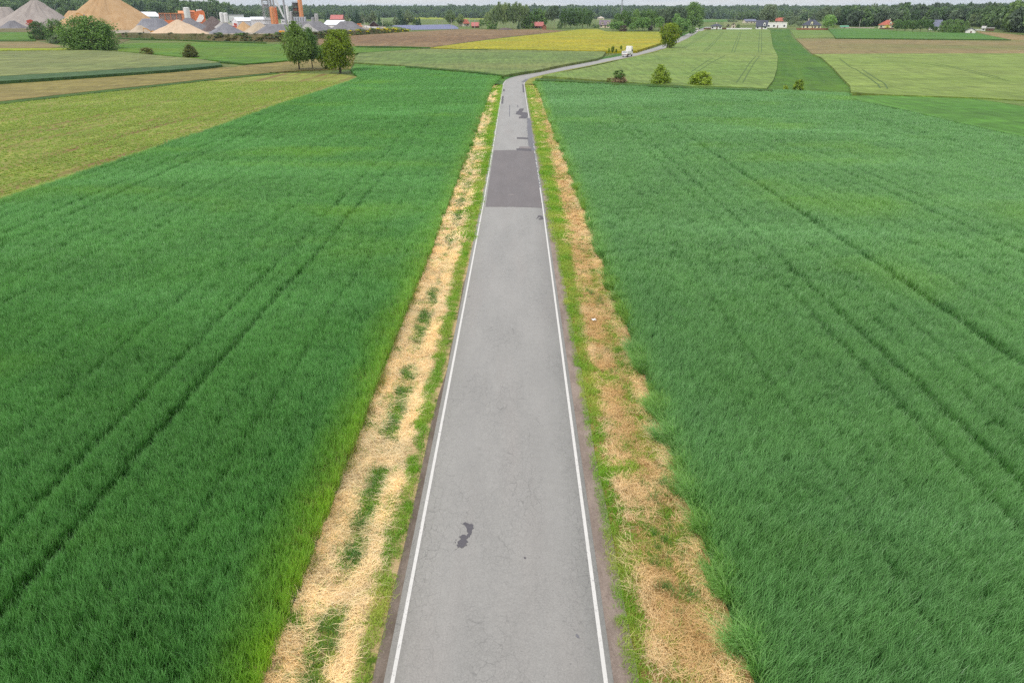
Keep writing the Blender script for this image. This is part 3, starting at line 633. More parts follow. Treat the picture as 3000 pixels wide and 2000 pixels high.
DEEP2 = crop('blue_green_crop', srgb(92, 142, 56), srgb(108, 152, 66), 0.02, (0.3, 1), 0.9, row=(pdir(2460, 88, 2500, 112), 6, srgb(66, 126, 74), 0.3))
LIGHTG = crop('light_green_ley', srgb(124, 158, 80), srgb(144, 164, 92), 0.03, (0.4, 1), 0.9)
STUB = crop('tan_stubble', srgb(176, 154, 116), srgb(140, 148, 88), 0.012, (0.35, 1), 0.9, row=(pdir(2340, 118, 2430, 157), 4, srgb(150, 140, 96), 0.4))
TANR = crop('dry_tan_soil', srgb(190, 164, 124), srgb(176, 156, 112), 0.02, (0.4, 1), 0.9)
R2M = crop('bluish_wheat', srgb(98, 150, 64), srgb(110, 158, 74), 0.03, (0.35, 1), 0.9)
YARD = crop('pale_yard', srgb(214, 202, 184), srgb(196, 184, 168), 0.03, fine=0.6)
EDGE = crop('dark_weedy_edge', srgb(60, 104, 36), srgb(92, 122, 48), 0.2, fine=1.6)
WEEDY = crop('yellow_weedy_edge', srgb(168, 188, 60), srgb(182, 192, 84), 0.1, fine=1.2)
YARD_B = crop('brown_verge_soil', srgb(140, 128, 92), srgb(120, 122, 76), 0.05, fine=0.8)
field([(-500, 85), (100, 84), (345, 98), (500, 101), (700, 101), (860, 98), (1000, 93), (1130, 88), (1130, 76), (1000, 71), (820, 69), (640, 69), (440, 69), (0, 69), (-500, 69)], 0.15, YARD)
field([(-500, 128), (-500, 84), (100, 84), (180, 96), (345, 98), (430, 100), (345, 130), (200, 128), (104, 119)], 0.05, YARD_B)
field([(-500, 96), (92, 95), (104, 117), (-500, 118)], 0.45, BRIGHT)
field([(-500, 121), (104, 120), (190, 137), (150, 141), (-500, 144)], 0.10, STUB)
field([(-500, 144.5), (160, 141.5), (235, 142), (245, 146), (-500, 151)], 0.35, WEEDY)
field([(-500, 152), (0, 150), (250, 147), (345, 151), (500, 166), (578, 172), (644, 183), (500, 193), (300, 206), (0, 223), (-500, 255)], 0.85, OLIVE)
field([(-500, 254), (0, 221), (300, 204), (500, 191), (640, 182), (651, 190), (600, 196), (500, 205), (0, 238), (-500, 275)], 0.80, OLIVE_WALL, 0.8)
field([(-500, 276), (0, 240), (400, 212), (600, 199), (720, 196), (800, 200), (790, 213), (608, 231), (482, 245), (268, 267), (0, 297), (-500, 360)], 0.04, BROWNL)
field([(-500, 366), (0, 298), (268, 268), (482, 246), (608, 232), (800, 213.5), (820, 215), (608, 236), (482, 251), (268, 274), (0, 305), (-500, 372)], 0.18, EDGE)
field([(-500, 372), (0, 304), (268, 273), (482, 250.5), (608, 235.5), (816, 214), (1000, 218), (1062, 227), (816, 308), (574, 393), (352, 470), (172, 531), (0, 588), (-500, 745)], 0.05, SPROUT)
field([(345, 131), (400, 127), (621, 124), (830, 131), (1044, 136.5), (1252, 141), (1150, 149), (1051, 156), (900, 172), (841, 177), (800, 181), (723, 186), (638, 178), (536, 167), (451, 159), (345, 150)], 0.5, BRIGHT)
field([(690, 196), (760, 186), (841, 178.5), (900, 173), (1040, 159), (1036, 184), (1026, 203), (900, 206), (800, 212), (720, 200)], 0.08, BROWNL)
field([(1035, 183), (1051, 157), (1150, 149.5), (1255, 143), (1350, 145), (1457, 144), (1750, 150), (1775, 152), (1765, 166), (1750, 172), (1653, 189), (1578, 205), (1521, 213), (1478, 220), (1400, 209), (1187, 192)], 0.75, CENTRE)
field([(1032, 203), (1040, 186), (1187, 193), (1400, 211), (1476, 221), (1440, 228), (1187, 206)], 0.3, DEEP2)
field([(826, 119), (935, 110), (1031, 105), (1200, 94), (1350, 86.5), (1589, 87), (1656, 91), (1589, 98.5), (1502, 107), (1350, 126.5), (1263, 139), (1041, 135.5), (830, 130)], 0.05, PLOUGH)
field([(1260, 140.5), (1350, 128), (1457, 114), (1589, 99.5), (1660, 91), (1707, 86), (1750, 85.5), (1776, 93), (1931, 94), (1998, 97.5), (1981, 111), (1939, 125.5), (1864, 149), (1786, 149), (1750, 149), (1432, 143.5), (1350, 144)], 1.0, RAPE)
BAR_P = [(1589, 222), (1653, 211), (1750, 192), (1834, 172.5), (1880, 163), (1924, 152.5), (1962, 139), (1990, 127), (2012, 115.5), (2035, 102), (2048, 92), (2126, 87), (2202, 86.5), (2250, 86.5), (2257, 90), (2264, 136), (2279, 166), (2276, 202), (2266, 234), (2246, 259), (2100, 253), (2025, 252), (1900, 245), (1700, 231)]
field(BAR_P, 0.8, BARLEY)
field([(2257, 88), (2312, 86), (2318, 104), (2334, 123), (2374, 160), (2406, 168), (2440, 198), (2491, 251), (2493, 272), (2355, 269), (2246, 262), (2266, 234), (2276, 202), (2279, 166), (2264, 136)], 0.4, DEEP)
field([(2314, 88), (2427, 90), (2449, 110), (2331, 112)], 0.1, LIGHTG)
field([(2427, 86), (2500, 83), (2574, 85), (2627, 92), (2734, 95.5), (2829, 97), (2861, 98), (2957, 116), (2500, 113), (2449, 111)], 0.5, DEEP2)
field([(2331, 113.7), (2500, 114), (2989, 118), (3500, 126), (3500, 158), (3000, 157.5), (2380, 158.5)], 0.12, STUB)
field([(2383, 159), (2600, 157.5), (3000, 157), (3500, 157), (3500, 312), (3000, 294), (2865, 286), (2597, 277), (2493, 270), (2491, 251), (2440, 198), (2406, 168)], 0.85, PALE)
field([(2857, 91), (3000, 104), (3500, 130), (3500, 127), (3000, 119), (2957, 116), (2883, 100)], 0.06, TANR)
field([(2482, 281), (2600, 280), (2865, 288), (3000, 296), (3500, 320), (3500, 590), (3000, 401), (2784, 353), (2660, 324), (2521, 296)], 0.62, R2M)
field([(2860, 290), (3000, 297), (3000, 312), (2950, 303)], 0.66, LIGHTG)
field([(1180, 50.5), (1345, 51), (1420, 53), (1415, 58), (1180, 57)], 0.2, WEEDY)
field([(880, 46), (1010, 46), (1180, 50), (1180, 57), (880, 53)], 0.2, LIGHTG)
field([(2050, 58.5), (2150, 58), (2150, 64), (2050, 65)], 0.3, DEEP2)
field([(2120, 62), (2260, 60), (2260, 72), (2120, 78)], 0.2, OLIVE)
SPP = pixpoly([(-500, 372), (0, 304), (268, 273), (482, 250.5), (608, 235.5), (816, 214), (1000, 218), (1062, 227), (816, 308), (574, 393), (352, 470), (172, 531), (0, 588), (-500, 745)], 0.05)
_a = pdir(0, 544, 555, 380); n_ = 150000; _q = np.array(SPP); X = _rng.uniform(max(_q[:, 0].min(), -150), _q[:, 0].max(), n_); Y = _rng.uniform(_q[:, 1].min(), 190, n_)
k = inside(SPP, X, Y) & (np.abs(X) < 0.82*Y+16); X, Y = X[k], Y[k]; v_ = -X*math.sin(_a)+Y*math.cos(_a); u_ = X*math.cos(_a)+Y*math.sin(_a); v2 = np.round(v_/0.75)*0.75+_rng.normal(0, 0.10, len(X))
X = u_*math.cos(_a)-v2*math.sin(_a); Y = u_*math.sin(_a)+v2*math.cos(_a)
k = _rng.random(len(X)) < 0.55*np.clip(0.25+1.3*(fnoise(u_*0.2, v2, 3.0)-0.25), 0.12, 1); X, Y = X[k], Y[k]
SPR = blademat('sprout_leaves', srgb(120, 150, 56, .95), srgb(152, 178, 82, .9), srgb(166, 186, 98, .88), srgb(160, 174, 84, .9), 0.4, 0.6)
scatter('sprouts', np.stack([X, Y, ground(X, Y)+0.05], 1), _rng.uniform(0, 6.28, len(X)), 0.6+0.7*_rng.random(len(X)), _rng.random(len(X))*0.6, [tuft(460+i, 14, 0.13, 0.10, 0.22, 0.05, 0.9, SPR, (0, 0), 2, 0.7) for i in range(4)], label='young yellow-green sprouts in thin rows on the left field', cat='crop')
# wheel tracks pressed into the pale barley on the right
TRACK = plain('flattened_track', srgb(98, 126, 66), 0.95)
def track(pts, wd=0.30, h=0.83):
    P = [at(x, y, h) for x, y in pts]; L = []; Rr = []
    for i, p in enumerate(P):
        d = np.array(P[min(i+1, len(P)-1)])-np.array(P[max(i-1, 0)]); n_ = np.array([d[1], -d[0]])/max(np.hypot(d[0], d[1]), 1e-6)
        L.append(p[:2]-n_*wd/2); Rr.append(p[:2]+n_*wd/2)
    return sheet('wheel_track', [tuple(q) for q in L]+[tuple(q) for q in Rr[::-1]], h, TRACK)
c7 = lambda pts: [(2100+x/4.704, y/4.704) for x, y in pts]
c6 = lambda pts: [(1700+x/5.227, y/5.227) for x, y in pts]
for pts in (c7([(575, 725), (580, 600), (590, 425)]), c7([(617, 725), (618, 560), (615, 425)]), c7([(203, 722), (255, 590), (320, 438)]), c7([(243, 722), (290, 590), (345, 438)]),
            c7([(270, 1140), (400, 950), (460, 860), (535, 775)]), c7([(358, 1140), (430, 1010), (520, 860), (590, 775)]),
            c6([(1700, 1100), (1960, 925), (2030, 900)]), c6([(1640, 1200), (1820, 1080), (1990, 970), (2220, 850)]), c6([(1560, 740), (1640, 690), (1800, 590), (1960, 485)]), c6([(1600, 745), (1680, 690), (1840, 590), (1990, 485)]),
            c6([(1880, 790), (1960, 720), (2090, 590), (2180, 490)]), c6([(1920, 790), (2000, 720), (2120, 590), (2205, 490)])):
    track(pts)
for pts in ([(2510, 205), (2545, 227), (2573, 248), (2579, 258)], [(2527, 204), (2560, 226), (2592, 245), (2600, 259)], [(2460, 172), (2490, 196), (2510, 205)], [(2700, 185), (2800, 200), (2900, 225), (2960, 238)], [(2740, 186), (2830, 203), (2930, 228)]):
    track(pts, 0.36, 0.88)
# dark weedy field edges
def edge_strip(pts, wpx, h, mat, name='field_edge'):
    P = [(x, y-wpx/2) for x, y in pts]+[(x, y+wpx/2) for x, y in pts[::-1]]
    return sheet(name, rag(pixpoly(P, h), 0.25, 4.0, int(pts[0][0])), h, mat, wall=h+0.1)
edge_strip([(-200, 119), (104, 119)], 2.6, 0.5, EDGE)
edge_strip([(345, 112), (520, 116), (640, 122), (780, 124.5)], 2.2, 0.5, EDGE)
edge_strip([(1041, 135.8), (1180, 137), (1262, 139.5), (1350, 144.5), (1430, 144.6)], 1.8, 0.9, EDGE)
edge_strip([(1051, 155.5), (1120, 151), (1250, 142)], 1.6, 0.7, EDGE)
edge_strip([(800, 181), (723, 187), (640, 180)], 2.4, 0.4, EDGE)
edge_strip([(2449, 112), (2700, 114.5), (2960, 116.5)], 1.6, 0.5, EDGE)
edge_strip([(1570, 232), (1700, 238), (1830, 246), (1960, 253), (2100, 258), (2260, 264)], 5.0, 0.7, EDGE)
edge_strip([(1187, 194), (1400, 211.5), (1476, 222)], 3.0, 0.85, EDGE)

# ================================================================== TREES
def crown_mesh(kind, seed, ncl, nlf, ls, mat):
    r = np.random.default_rng(seed)
    prof = {'round': (0.24, lambda u: np.sqrt(np.clip(1-(2*u-1)**2, 0, 1))**0.75), 'ovoid': (0.16, lambda u: np.sin(np.pi*np.clip(u, 0, 1)**0.72)**0.85),
            'cone': (0.05, lambda u: (1-u)**0.85), 'poplar': (0.12, lambda u: np.sin(np.pi*np.clip(u, 0, 1)**0.8)**0.55), 'birch': (0.26, lambda u: np.sin(np.pi*np.clip(u, 0, 1)**0.85)**0.8),
            'pine': (0.5, lambda u: np.sqrt(np.clip(1-(2*u-1)**2, 0, 1))**0.8), 'drop': (0.2, lambda u: np.sin(np.pi*np.clip(u, 0, 1)**0.58)**0.8), 'dome': (0.0, lambda u: np.clip(1-u**2.6, 0, 1)**0.5*(0.86+0.14*np.sin(np.pi*u))),
            'bush': (0.0, lambda u: np.clip(1-u**1.8, 0, 1)**0.7*(0.72+0.3*np.sin(np.pi*np.clip(u*1.1, 0, 1)))), 'square': (0.16, lambda u: np.sin(np.pi*np.clip(0.08+0.88*u, 0, 1))**0.4)}
    zb, fr = prof[kind]
    u = r.random(ncl*5); k = r.random(ncl*5) < fr(u)+0.04; u = u[k][:ncl]; n = len(u)
    a = r.uniform(0, 2*np.pi, n); ph = r.uniform(0, 6.28, 6)
    lob = 1+0.14*np.sin(2*a+ph[0]+4*u)+0.12*np.sin(3*a+ph[1]-5*u)+0.10*np.sin(5*a+ph[2]+9*u)
    rad = 0.5*fr(u)*lob*(0.42+0.58*np.sqrt(r.random(n)))
    if kind == 'cone': rad *= 0.85+0.3*np.sin(u*40+a*0.3)
    C = np.stack([rad*np.cos(a), rad*np.sin(a), zb+u*(1-zb)*0.95+0.02], 1)
    cs = r.random(n); out = C-np.array([0, 0, zb+0.45*(1-zb)]); out /= np.linalg.norm(out, axis=1)[:, None]+1e-6
    cr = 0.055+0.03*r.random(n)
    I = np.repeat(np.arange(n), nlf); m = len(I)
    P = C[I]+r.normal(0, 1, (m, 3))*cr[I][:, None]*np.array([1, 1, 0.7])
    P[:, 2] = np.clip(P[:, 2], 0.005, 1.0)
    N = r.normal(0, 1, (m, 3))+out[I]*0.7+np.array([0, 0, 0.5]); N /= np.linalg.norm(N, axis=1)[:, None]
    T = np.cross(N, r.normal(0, 1, (m, 3))); T /= np.linalg.norm(T, axis=1)[:, None]; B = np.cross(N, T)
    s = 1.5*ls*(0.6+0.8*r.random(m))[:, None]
    V = np.stack([P-T*s*0.5, P+B*s*0.38, P+T*s*0.5, P-B*s*0.38], 1).reshape(-1, 3)
    sh = np.clip(0.72*cs[I]+0.28*r.random(m), 0, 1)
    return npmesh('crown', V, np.arange(m*4).reshape(-1, 4), mat, {'shade': np.repeat(sh, 4)})
def trunk_mesh(kind, seed, mat, limbs=7, stems=1, thick=0.022):
    if kind in ('drop', 'square'): thick = 0.032
    r = random.Random(seed); mb = MB()
    if kind in ('dome', 'bush'): stems, thick = 4, 0.018
    for s_ in range(stems):
        ox = (s_-(stems-1)/2)*0.12 if stems > 1 else 0
        top = 0.9 if kind != 'pine' else 0.85; a = Vector((ox, 0, 0.0)); n = 5
        for i in range(n):
            b = Vector((ox*(1+0.5*(i+1)/n)+r.gauss(0, .012), r.gauss(0, .012), top*(i+1)/n))
            mb.tube(a, b, thick*(1-0.85*i/n), thick*(1-0.85*(i+1)/n)); a = b
        for _ in range(limbs):
            z = r.uniform(0.25, 0.75); t = r.uniform(0, 6.28); L = 0.28*(1-abs(z-0.5))
            mb.tube((ox, 0, z*0.85), (ox+L*math.cos(t), L*math.sin(t), z*0.85+L*0.8), thick*0.4, thick*0.12, 4)
    o = mb.build('trunk', mat); me = o.data; bpy.data.objects.remove(o); return me
BARK = plain('bark', (0.09, 0.075, 0.06), 0.95, 0.3, 6.0)
BARK_W = plain('birch_bark', (0.42, 0.42, 0.39), 0.9, 0.3, 6.0)
BARK_P = plain('pine_bark', (0.24, 0.17, 0.12), 0.95, 0.3, 6.0)
LEAF = {'olive': leafmat('olive_leaves', (.044, .086, .018), (.200, .300, .080)), 'willow': leafmat('willow_leaves', (0.052, 0.114, 0.028), (0.201, 0.324, 0.088)), 'dark': leafmat('dark_leaves', (0.038, 0.088, 0.028), (0.116, 0.201, 0.063)),
        'lime': leafmat('lime_tree_leaves', (.044, .080, .008), (.265, .345, .030)), 'mid': leafmat('mid_green_leaves', (0.063, 0.131, 0.042), (0.184, 0.289, 0.091)),
        'birch': leafmat('birch_leaves', (0.096, 0.149, 0.074), (0.228, 0.289, 0.140)), 'spruce': leafmat('spruce_needles', (0.028, 0.063, 0.045), (0.070, 0.131, 0.084), 0.1),
        'pine': leafmat('pine_needles', (0.052, 0.084, 0.060), (0.131, 0.175, 0.112), 0.1), 'yel': leafmat('yellow_green_leaves', (.090, .150, .016), (.290, .375, .052)),
        'plum': leafmat('plum_leaves', (0.049, 0.025, 0.038), (0.105, 0.049, 0.070)), 'dry': leafmat('dry_twigs', (0.228, 0.158, 0.102), (0.420, 0.289, 0.193), 0.15),
        'gold': leafmat('gold_flowers', (0.630, 0.473, 0.018), (0.700, 0.700, 0.052)), 'grey': leafmat('grey_green_leaves', (0.088, 0.123, 0.088), (0.184, 0.228, 0.149)),
        'fresh': leafmat('fresh_leaves', (0.096, 0.193, 0.052), (0.228, 0.367, 0.123)), 'rust': leafmat('reddish_green_leaves', (0.079, 0.096, 0.026), (0.210, 0.193, 0.061))}
for _k, _a, _b in (('mid', (.032, .062, .028), (.098, .150, .062)), ('dark', (.024, .050, .026), (.070, .115, .050)), ('fresh', (.050, .085, .030), (.120, .175, .066)), ('spruce', (.018, .038, .030), (.044, .078, .054)), ('pine', (.030, .048, .036), (.080, .108, .072)), ('birch', (.050, .078, .044), (.125, .158, .084)), ('grey', (.050, .072, .056), (.110, .140, .096))):
    LEAF['far_'+_k] = leafmat('far_'+_k+'_leaves', tuple(v*1.35 for v in _a), tuple(v*1.5 for v in _b))
_cr = {}
def tree(name, label, x, yb, yt, w, kind, leaf, group=None, uniq=None, ncl=70, nlf=24, ls=0.05, stems=1, bark=None, limbs=6, cat='tree'):
    P = at(x, yb); h = hgt(P, yt); wd = w*mpp(P)
    v = uniq if uniq is not None else (int(x*7+yt*3) % 3)
    key = (kind, leaf, v, ncl, nlf, ls, stems)
    if key not in _cr:
        bk = bark or (BARK_W if kind == 'birch' else BARK_P if kind == 'pine' else BARK)
        _cr[key] = (trunk_mesh(kind, hash(key[:3]) % 999 if False else 11+v*7+len(kind), bk, limbs, stems), crown_mesh(kind, 31+v*13+len(leaf)*5+len(kind), ncl, nlf, ls, LEAF[leaf]))
    tm, cm = _cr[key]
    t = thing(name, label, cat, (P[0], P[1], P[2]-0.1), random.Random(int(x*10+yb)).uniform(0, 6.28), group)
    t.scale = (wd/1.08, wd/1.08, h/0.99)
    link('trunk', tm, t); link('crown', cm, t); return t
BIG = dict(ncl=190, nlf=46, ls=0.030)
tree('birch_tree', 'tallest tree of the roadless field cluster, pointed crown on one dark trunk', 877, 205, 64, 84, 'drop', 'olive', None, 11, limbs=10, **BIG)
tree('slender_tree', 'slim green tree standing between the tall pointed tree and the square-crowned tree', 916, 201, 82, 56, 'drop', 'mid', None, 12, limbs=9, ncl=130, nlf=40, ls=0.036)
tree('lime_tree', 'dense square-crowned yellowish green tree at the right of the field cluster', 997, 213, 88, 90, 'square', 'lime', None, 13, stems=2, limbs=9, **BIG)
tree('small_tree', 'low loose young tree tucked against the square-crowned tree', 960, 203, 134, 48, 'bush', 'lime', None, 14, ncl=60, nlf=30, ls=0.05)
tree('willow_bush', 'huge dome-shaped willow bush in front of the sand pile', 272, 147, 48, 152, 'dome', 'willow', None, 15, cat='bush', ncl=330, nlf=42, ls=0.026)
tree('round_bush', 'dark round bush leftmost of the bushes before the gravel piles', 118, 117, 63, 52, 'dome', 'dark', None, 16, cat='bush', ncl=130, nlf=36, ls=0.036)
tree('round_bush', 'dark bush squeezed between the round dark bush and the huge willow', 168, 123, 56, 62, 'dome', 'dark', None, 17, cat='bush', ncl=150, nlf=36, ls=0.034)
tree('low_shrub', 'low pale green shrub at the left foot of the huge willow bush', 176, 128, 101, 50, 'dome', 'grey', None, 18, cat='shrub', ncl=70, nlf=26, ls=0.06)
tree('field_shrub', 'low reddish green shrub on the edge of the olive barley field', 432, 162, 139, 40, 'dome', 'rust', None, 19, cat='shrub', ncl=70, nlf=26, ls=0.06)
tree('field_shrub', 'dark pointed shrub between the olive barley and the bright green crop', 559, 172, 128, 48, 'bush', 'rust', None, 20, cat='shrub', ncl=90, nlf=30, ls=0.05)
d = tree('dry_shrub', 'dry brown shrub with a green top at the edge of the right wheat', 1813, 249, 216, 46, 'dome', 'dry', None, 21, cat='shrub', ncl=90, nlf=30, ls=0.05)
gt_ = link('green_top', crown_mesh('dome', 77, 50, 26, 0.07, LEAF['willow']), d, (0, 0, 0.66)); gt_.scale = (0.78, 0.78, 0.68)
tree('field_shrub', 'tall loose yellow-green shrub in the middle of the right field edge', 1932, 254, 189, 60, 'bush', 'yel', None, 22, cat='shrub', ncl=110, nlf=30, ls=0.045)
tree('field_shrub', 'broad bushy yellow-green shrub right of the tall loose shrub', 2055, 258, 208, 70, 'dome', 'yel', None, 23, cat='shrub', ncl=120, nlf=30, ls=0.045)
tree('field_shrub', 'small shrub at the foot of the deep green strip, smaller of two', 2300, 268, 245, 17, 'bush', 'yel', None, 24, cat='shrub', ncl=40, nlf=24, ls=0.09)
tree('field_shrub', 'rounder shrub at the foot of the deep green strip, larger of two', 2338, 270, 233, 32, 'dome', 'yel', None, 25, cat='shrub', ncl=60, nlf=26, ls=0.07)
tree('low_shrub', 'brownish low shrub close beside the dry brown shrub', 1783, 246, 228, 20, 'dome', 'rust', None, 26, cat='shrub', ncl=40, nlf=24, ls=0.09)
tree('roadside_tree', 'bright green tree with forked trunks beside the country road', 1957, 146, 69, 56, 'square', 'lime', None, 27, stems=2, ncl=150, nlf=36, ls=0.036)
tree('roadside_tree', 'small tree where the road reaches the crest', 2026, 107, 78, 21, 'round', 'mid', None, 28, ncl=60)
tree('roadside_tree', 'green tree behind the road at the end of the rapeseed field', 1995, 105, 55, 48, 'square', 'fresh', None, 29, ncl=100)
tree('poplar_tree', 'very tall broad poplar towering over the wood by the road', 2027, 85, 7, 60, 'poplar', 'mid', None, 30, ncl=170, nlf=34, ls=0.034)
tree('roadside_tree', 'small round tree at the right foot of the tall poplar', 2050, 85, 59, 18, 'round', 'fresh', None, 31, ncl=40)
for i, (x, yb, yt, wd_) in enumerate([(1783, 166, 141, 7), (1794, 161, 134, 9), (1805, 158, 143, 6), (1819, 155, 134, 8), (1833, 152, 141, 7)]):
    tree('sapling', ['thin sapling farthest behind the white truck on the verge', 'leafy sapling, tallest of the row behind the white truck', 'shortest sapling of the row on the road verge', 'sapling second nearest to the white truck', 'sapling right beside the white truck'][i], x, yb, yt, wd_, 'birch', 'lime', 'saplings planted along the road verge', cat='sapling', ncl=16, nlf=16, ls=0.16)
def grove(rows, name, label, group, kind, leaf, **kw):
    for x, yb, yt, wd_ in rows: tree(name, label, x, yb, yt, wd_, kind, leaf, group, **kw)
grove([(1428, 84, 38, 22), (1440, 82, 28, 22), (1452, 84, 18, 24), (1462, 85, 8, 22), (1473, 84, 14, 22), (1482, 85, 9, 22), (1492, 85, 12, 24), (1503, 84, 13, 24), (1512, 85, 7, 24), (1524, 85, 11, 22), (1533, 84, 18, 18), (1542, 84, 14, 20)],
      'birch_tree', 'tall pale birch of the grove behind the ploughed field', 'birches of the grove behind the ploughed field', 'birch', 'birch', ncl=60, nlf=20, ls=0.06)
grove([(1547, 84, 30, 24), (1557, 83, 32, 24), (1568, 82, 25, 24), (1582, 82, 24, 24), (1595, 82, 28, 22)], 'broadleaf_tree', 'green tree behind the dark log house', 'trees behind the log house', 'ovoid', 'mid', ncl=60, nlf=20, ls=0.06)
grove([(1447, 86, 60, 20), (1433, 86, 62, 18), (1535, 84, 55, 26), (1555, 84, 56, 24)], 'bush', 'leafy bush under the birch grove', 'bushes under the birch grove', 'dome', 'mid', cat='bush', ncl=40, nlf=18, ls=0.08)
tree('broadleaf_tree', 'round bush-like tree at the left end of the birch grove', 1412, 84, 57, 20, 'round', 'mid', ncl=40)
tree('spruce_tree', 'small dark spruce under the birch grove', 1519, 86, 66, 13, 'cone', 'spruce', ncl=50)
grove([(1606, 85, 29, 20), (1614, 84, 33, 20)], 'pine_tree', 'slim pine right behind the log house garage', 'slim pines beside the log house', 'pine', 'pine', ncl=50, nlf=20, ls=0.07)
tree('pine_tree', 'tall grey pine with a broad dark crown right of the log house', 1623, 85, 19, 31, 'pine', 'pine', ncl=70, nlf=22, ls=0.06)
tree('bush', 'bush at the foot of the tall grey pine', 1641, 84, 62, 20, 'dome', 'mid', cat='bush', ncl=40)
grove([(1655, 83, 27, 27), (1672, 83, 26, 25), (1690, 83, 25, 27), (1706, 83, 26, 25), (1722, 82, 28, 27)], 'broadleaf_tree', 'tall dark tree of the clipped row behind the rapeseed field', 'row of dark trees behind the rapeseed field', 'square', 'dark', ncl=80, nlf=22, ls=0.05)
grove([(1740, 83, 68, 16), (1752, 83, 70, 12)], 'bush', 'dark hedge bush left of the dormered house', 'hedge bushes by the dormered house', 'dome', 'dark', cat='bush', ncl=30)
grove([(1808, 90, 40, 34), (1828, 90, 30, 32), (1845, 90, 31, 30), (1862, 91, 28, 30), (1882, 90, 30, 30), (1898, 90, 28, 28), (1915, 90, 30, 28)], 'broadleaf_tree', 'tall tree in the wood behind the rapeseed field', 'tall trees of the wood behind the rapeseed', 'ovoid', 'mid', ncl=70, nlf=22, ls=0.055)
grove([(1935, 90, 27, 32), (1955, 90, 22, 32), (1975, 90, 21, 32), (1992, 90, 22, 30)], 'pine_tree', 'dark pine rising at the right end of the wood', 'dark pines of the wood by the road', 'round', 'pine', ncl=70, nlf=22, ls=0.055)
grove([(1795, 93, 66, 32), (1815, 93, 64, 34), (1852, 93, 70, 22), (1870, 92, 55, 26), (1887, 92, 53, 32), (1930, 92, 50, 28), (1980, 93, 42, 28), (1912, 86, 56, 20)], 'broadleaf_tree', 'rounded fresh green tree along the edge of the wood', 'rounded trees along the wood edge', 'round', 'fresh', ncl=60, nlf=20, ls=0.06)
tree('plum_tree', 'dark purple plum bush at the edge of the wood', 1826, 94, 74, 23, 'dome', 'plum', ncl=50)
grove([(1033, 75, 44, 15), (1048, 75, 29, 27), (1112, 79, 45, 19), (1172, 76, 31, 26), (1183, 76, 48, 22)], 'spruce_tree', 'tall dark spruce in the tree belt behind the gravel yard', 'spruces behind the gravel yard', 'cone', 'spruce', ncl=80, nlf=20, ls=0.06)
grove([(1018, 73, 42, 12), (1063, 75, 36, 14), (1080, 77, 43, 24), (1095, 77, 30, 20), (1160, 77, 50, 20), (1196, 76, 29, 25), (1209, 76, 45, 18)], 'broadleaf_tree', 'grey-green tree in the belt behind the gravel yard', 'broadleaf trees behind the gravel yard', 'ovoid', 'grey', ncl=60, nlf=20, ls=0.06)
grove([(1130, 79, 60, 24), (1145, 78, 62, 16), (1215, 77, 57, 14)], 'bush', 'dark bush in the belt behind the gravel yard', 'bushes behind the gravel yard', 'dome', 'dark', cat='bush', ncl=40)
grove([(1222, 77, 51, 13), (1229, 77, 49, 13)], 'spruce_tree', 'small blue spruce at the end of the belt by the solar panels', 'small spruces by the solar panels', 'cone', 'spruce', ncl=50)
tree('birch_tree', 'loose pale birch standing alone behind the solar panels', 1319, 78, 31, 33, 'birch', 'birch', None, 41, ncl=70, nlf=22, ls=0.055)
tree('birch_tree', 'smaller birch beside the orange-roofed house', 1349, 78, 41, 24, 'birch', 'birch', None, 42, ncl=60, nlf=22, ls=0.06)
tree('broadleaf_tree', 'dark round tree behind the grey silo of the works', 929, 56, 25, 24, 'round', 'dark', ncl=50)
grove([(955, 64, 41, 10), (968, 62, 47, 9), (984, 62, 48, 10)], 'spruce_tree', 'little spruce before the red barn roof', 'little spruces by the red barn', 'cone', 'spruce', ncl=40, nlf=16, ls=0.09)
tree('garden_tree', 'tall airy tree with a rounded crown behind the white modern house', 2247, 72, 14, 50, 'square', 'grey', None, 43, ncl=120, nlf=26, ls=0.045)
tree('bush', 'low bush on the meadow left of the white modern house', 2146, 66, 52, 32, 'dome', 'grey', cat='bush', ncl=40)
tree('conifer', 'small dark conifer in the garden beside the walled house', 2161, 84, 68, 14, 'bush', 'dark', ncl=40)
tree('plum_tree', 'little dark red plum tree beside the white bungalow', 2132, 82, 71, 10, 'round', 'plum', ncl=30)
grove([(2302, 78, 48, 22), (2328, 78, 47, 24), (2342, 80, 62, 26), (2316, 79, 60, 20)], 'garden_tree', 'grey-green tree between the white modern house and the yellow house', 'trees between the two houses', 'round', 'grey', ncl=50)
grove([(2396, 77, 26, 22), (2412, 77, 17, 26), (2424, 77, 19, 18), (2445, 77, 21, 22)], 'poplar_tree', 'tall feathery tree rising behind the yellow house', 'feathery trees behind the yellow house', 'birch', 'grey', ncl=50, nlf=20, ls=0.06)
tree('garden_tree', 'round fresh green tree at the right of the yellow house', 2425, 88, 44, 37, 'round', 'fresh', None, 44, ncl=90, nlf=26, ls=0.05)
tree('bush', 'yellowish bush just right of the round garden tree', 2442, 82, 74, 20, 'dome', 'yel', cat='bush', ncl=30)
grove([(2627, 93, 58, 32), (2650, 94, 60, 30), (2672, 94, 60, 30), (2695, 95, 57, 32), (2718, 96, 58, 28), (2736, 96, 78, 14)], 'broadleaf_tree', 'dark round tree of the belt right of the red-roofed house', 'dark trees right of the red-roofed house', 'round', 'dark', ncl=70, nlf=22, ls=0.055)
grove([(2757, 94, 62, 20), (2772, 96, 57, 26), (2790, 98, 57, 32), (2808, 97, 59, 26), (2825, 97, 62, 22)], 'broadleaf_tree', 'bushy green tree left of the little orange-gabled shed', 'bushy trees left of the small shed', 'dome', 'mid', ncl=80, nlf=22, ls=0.05)
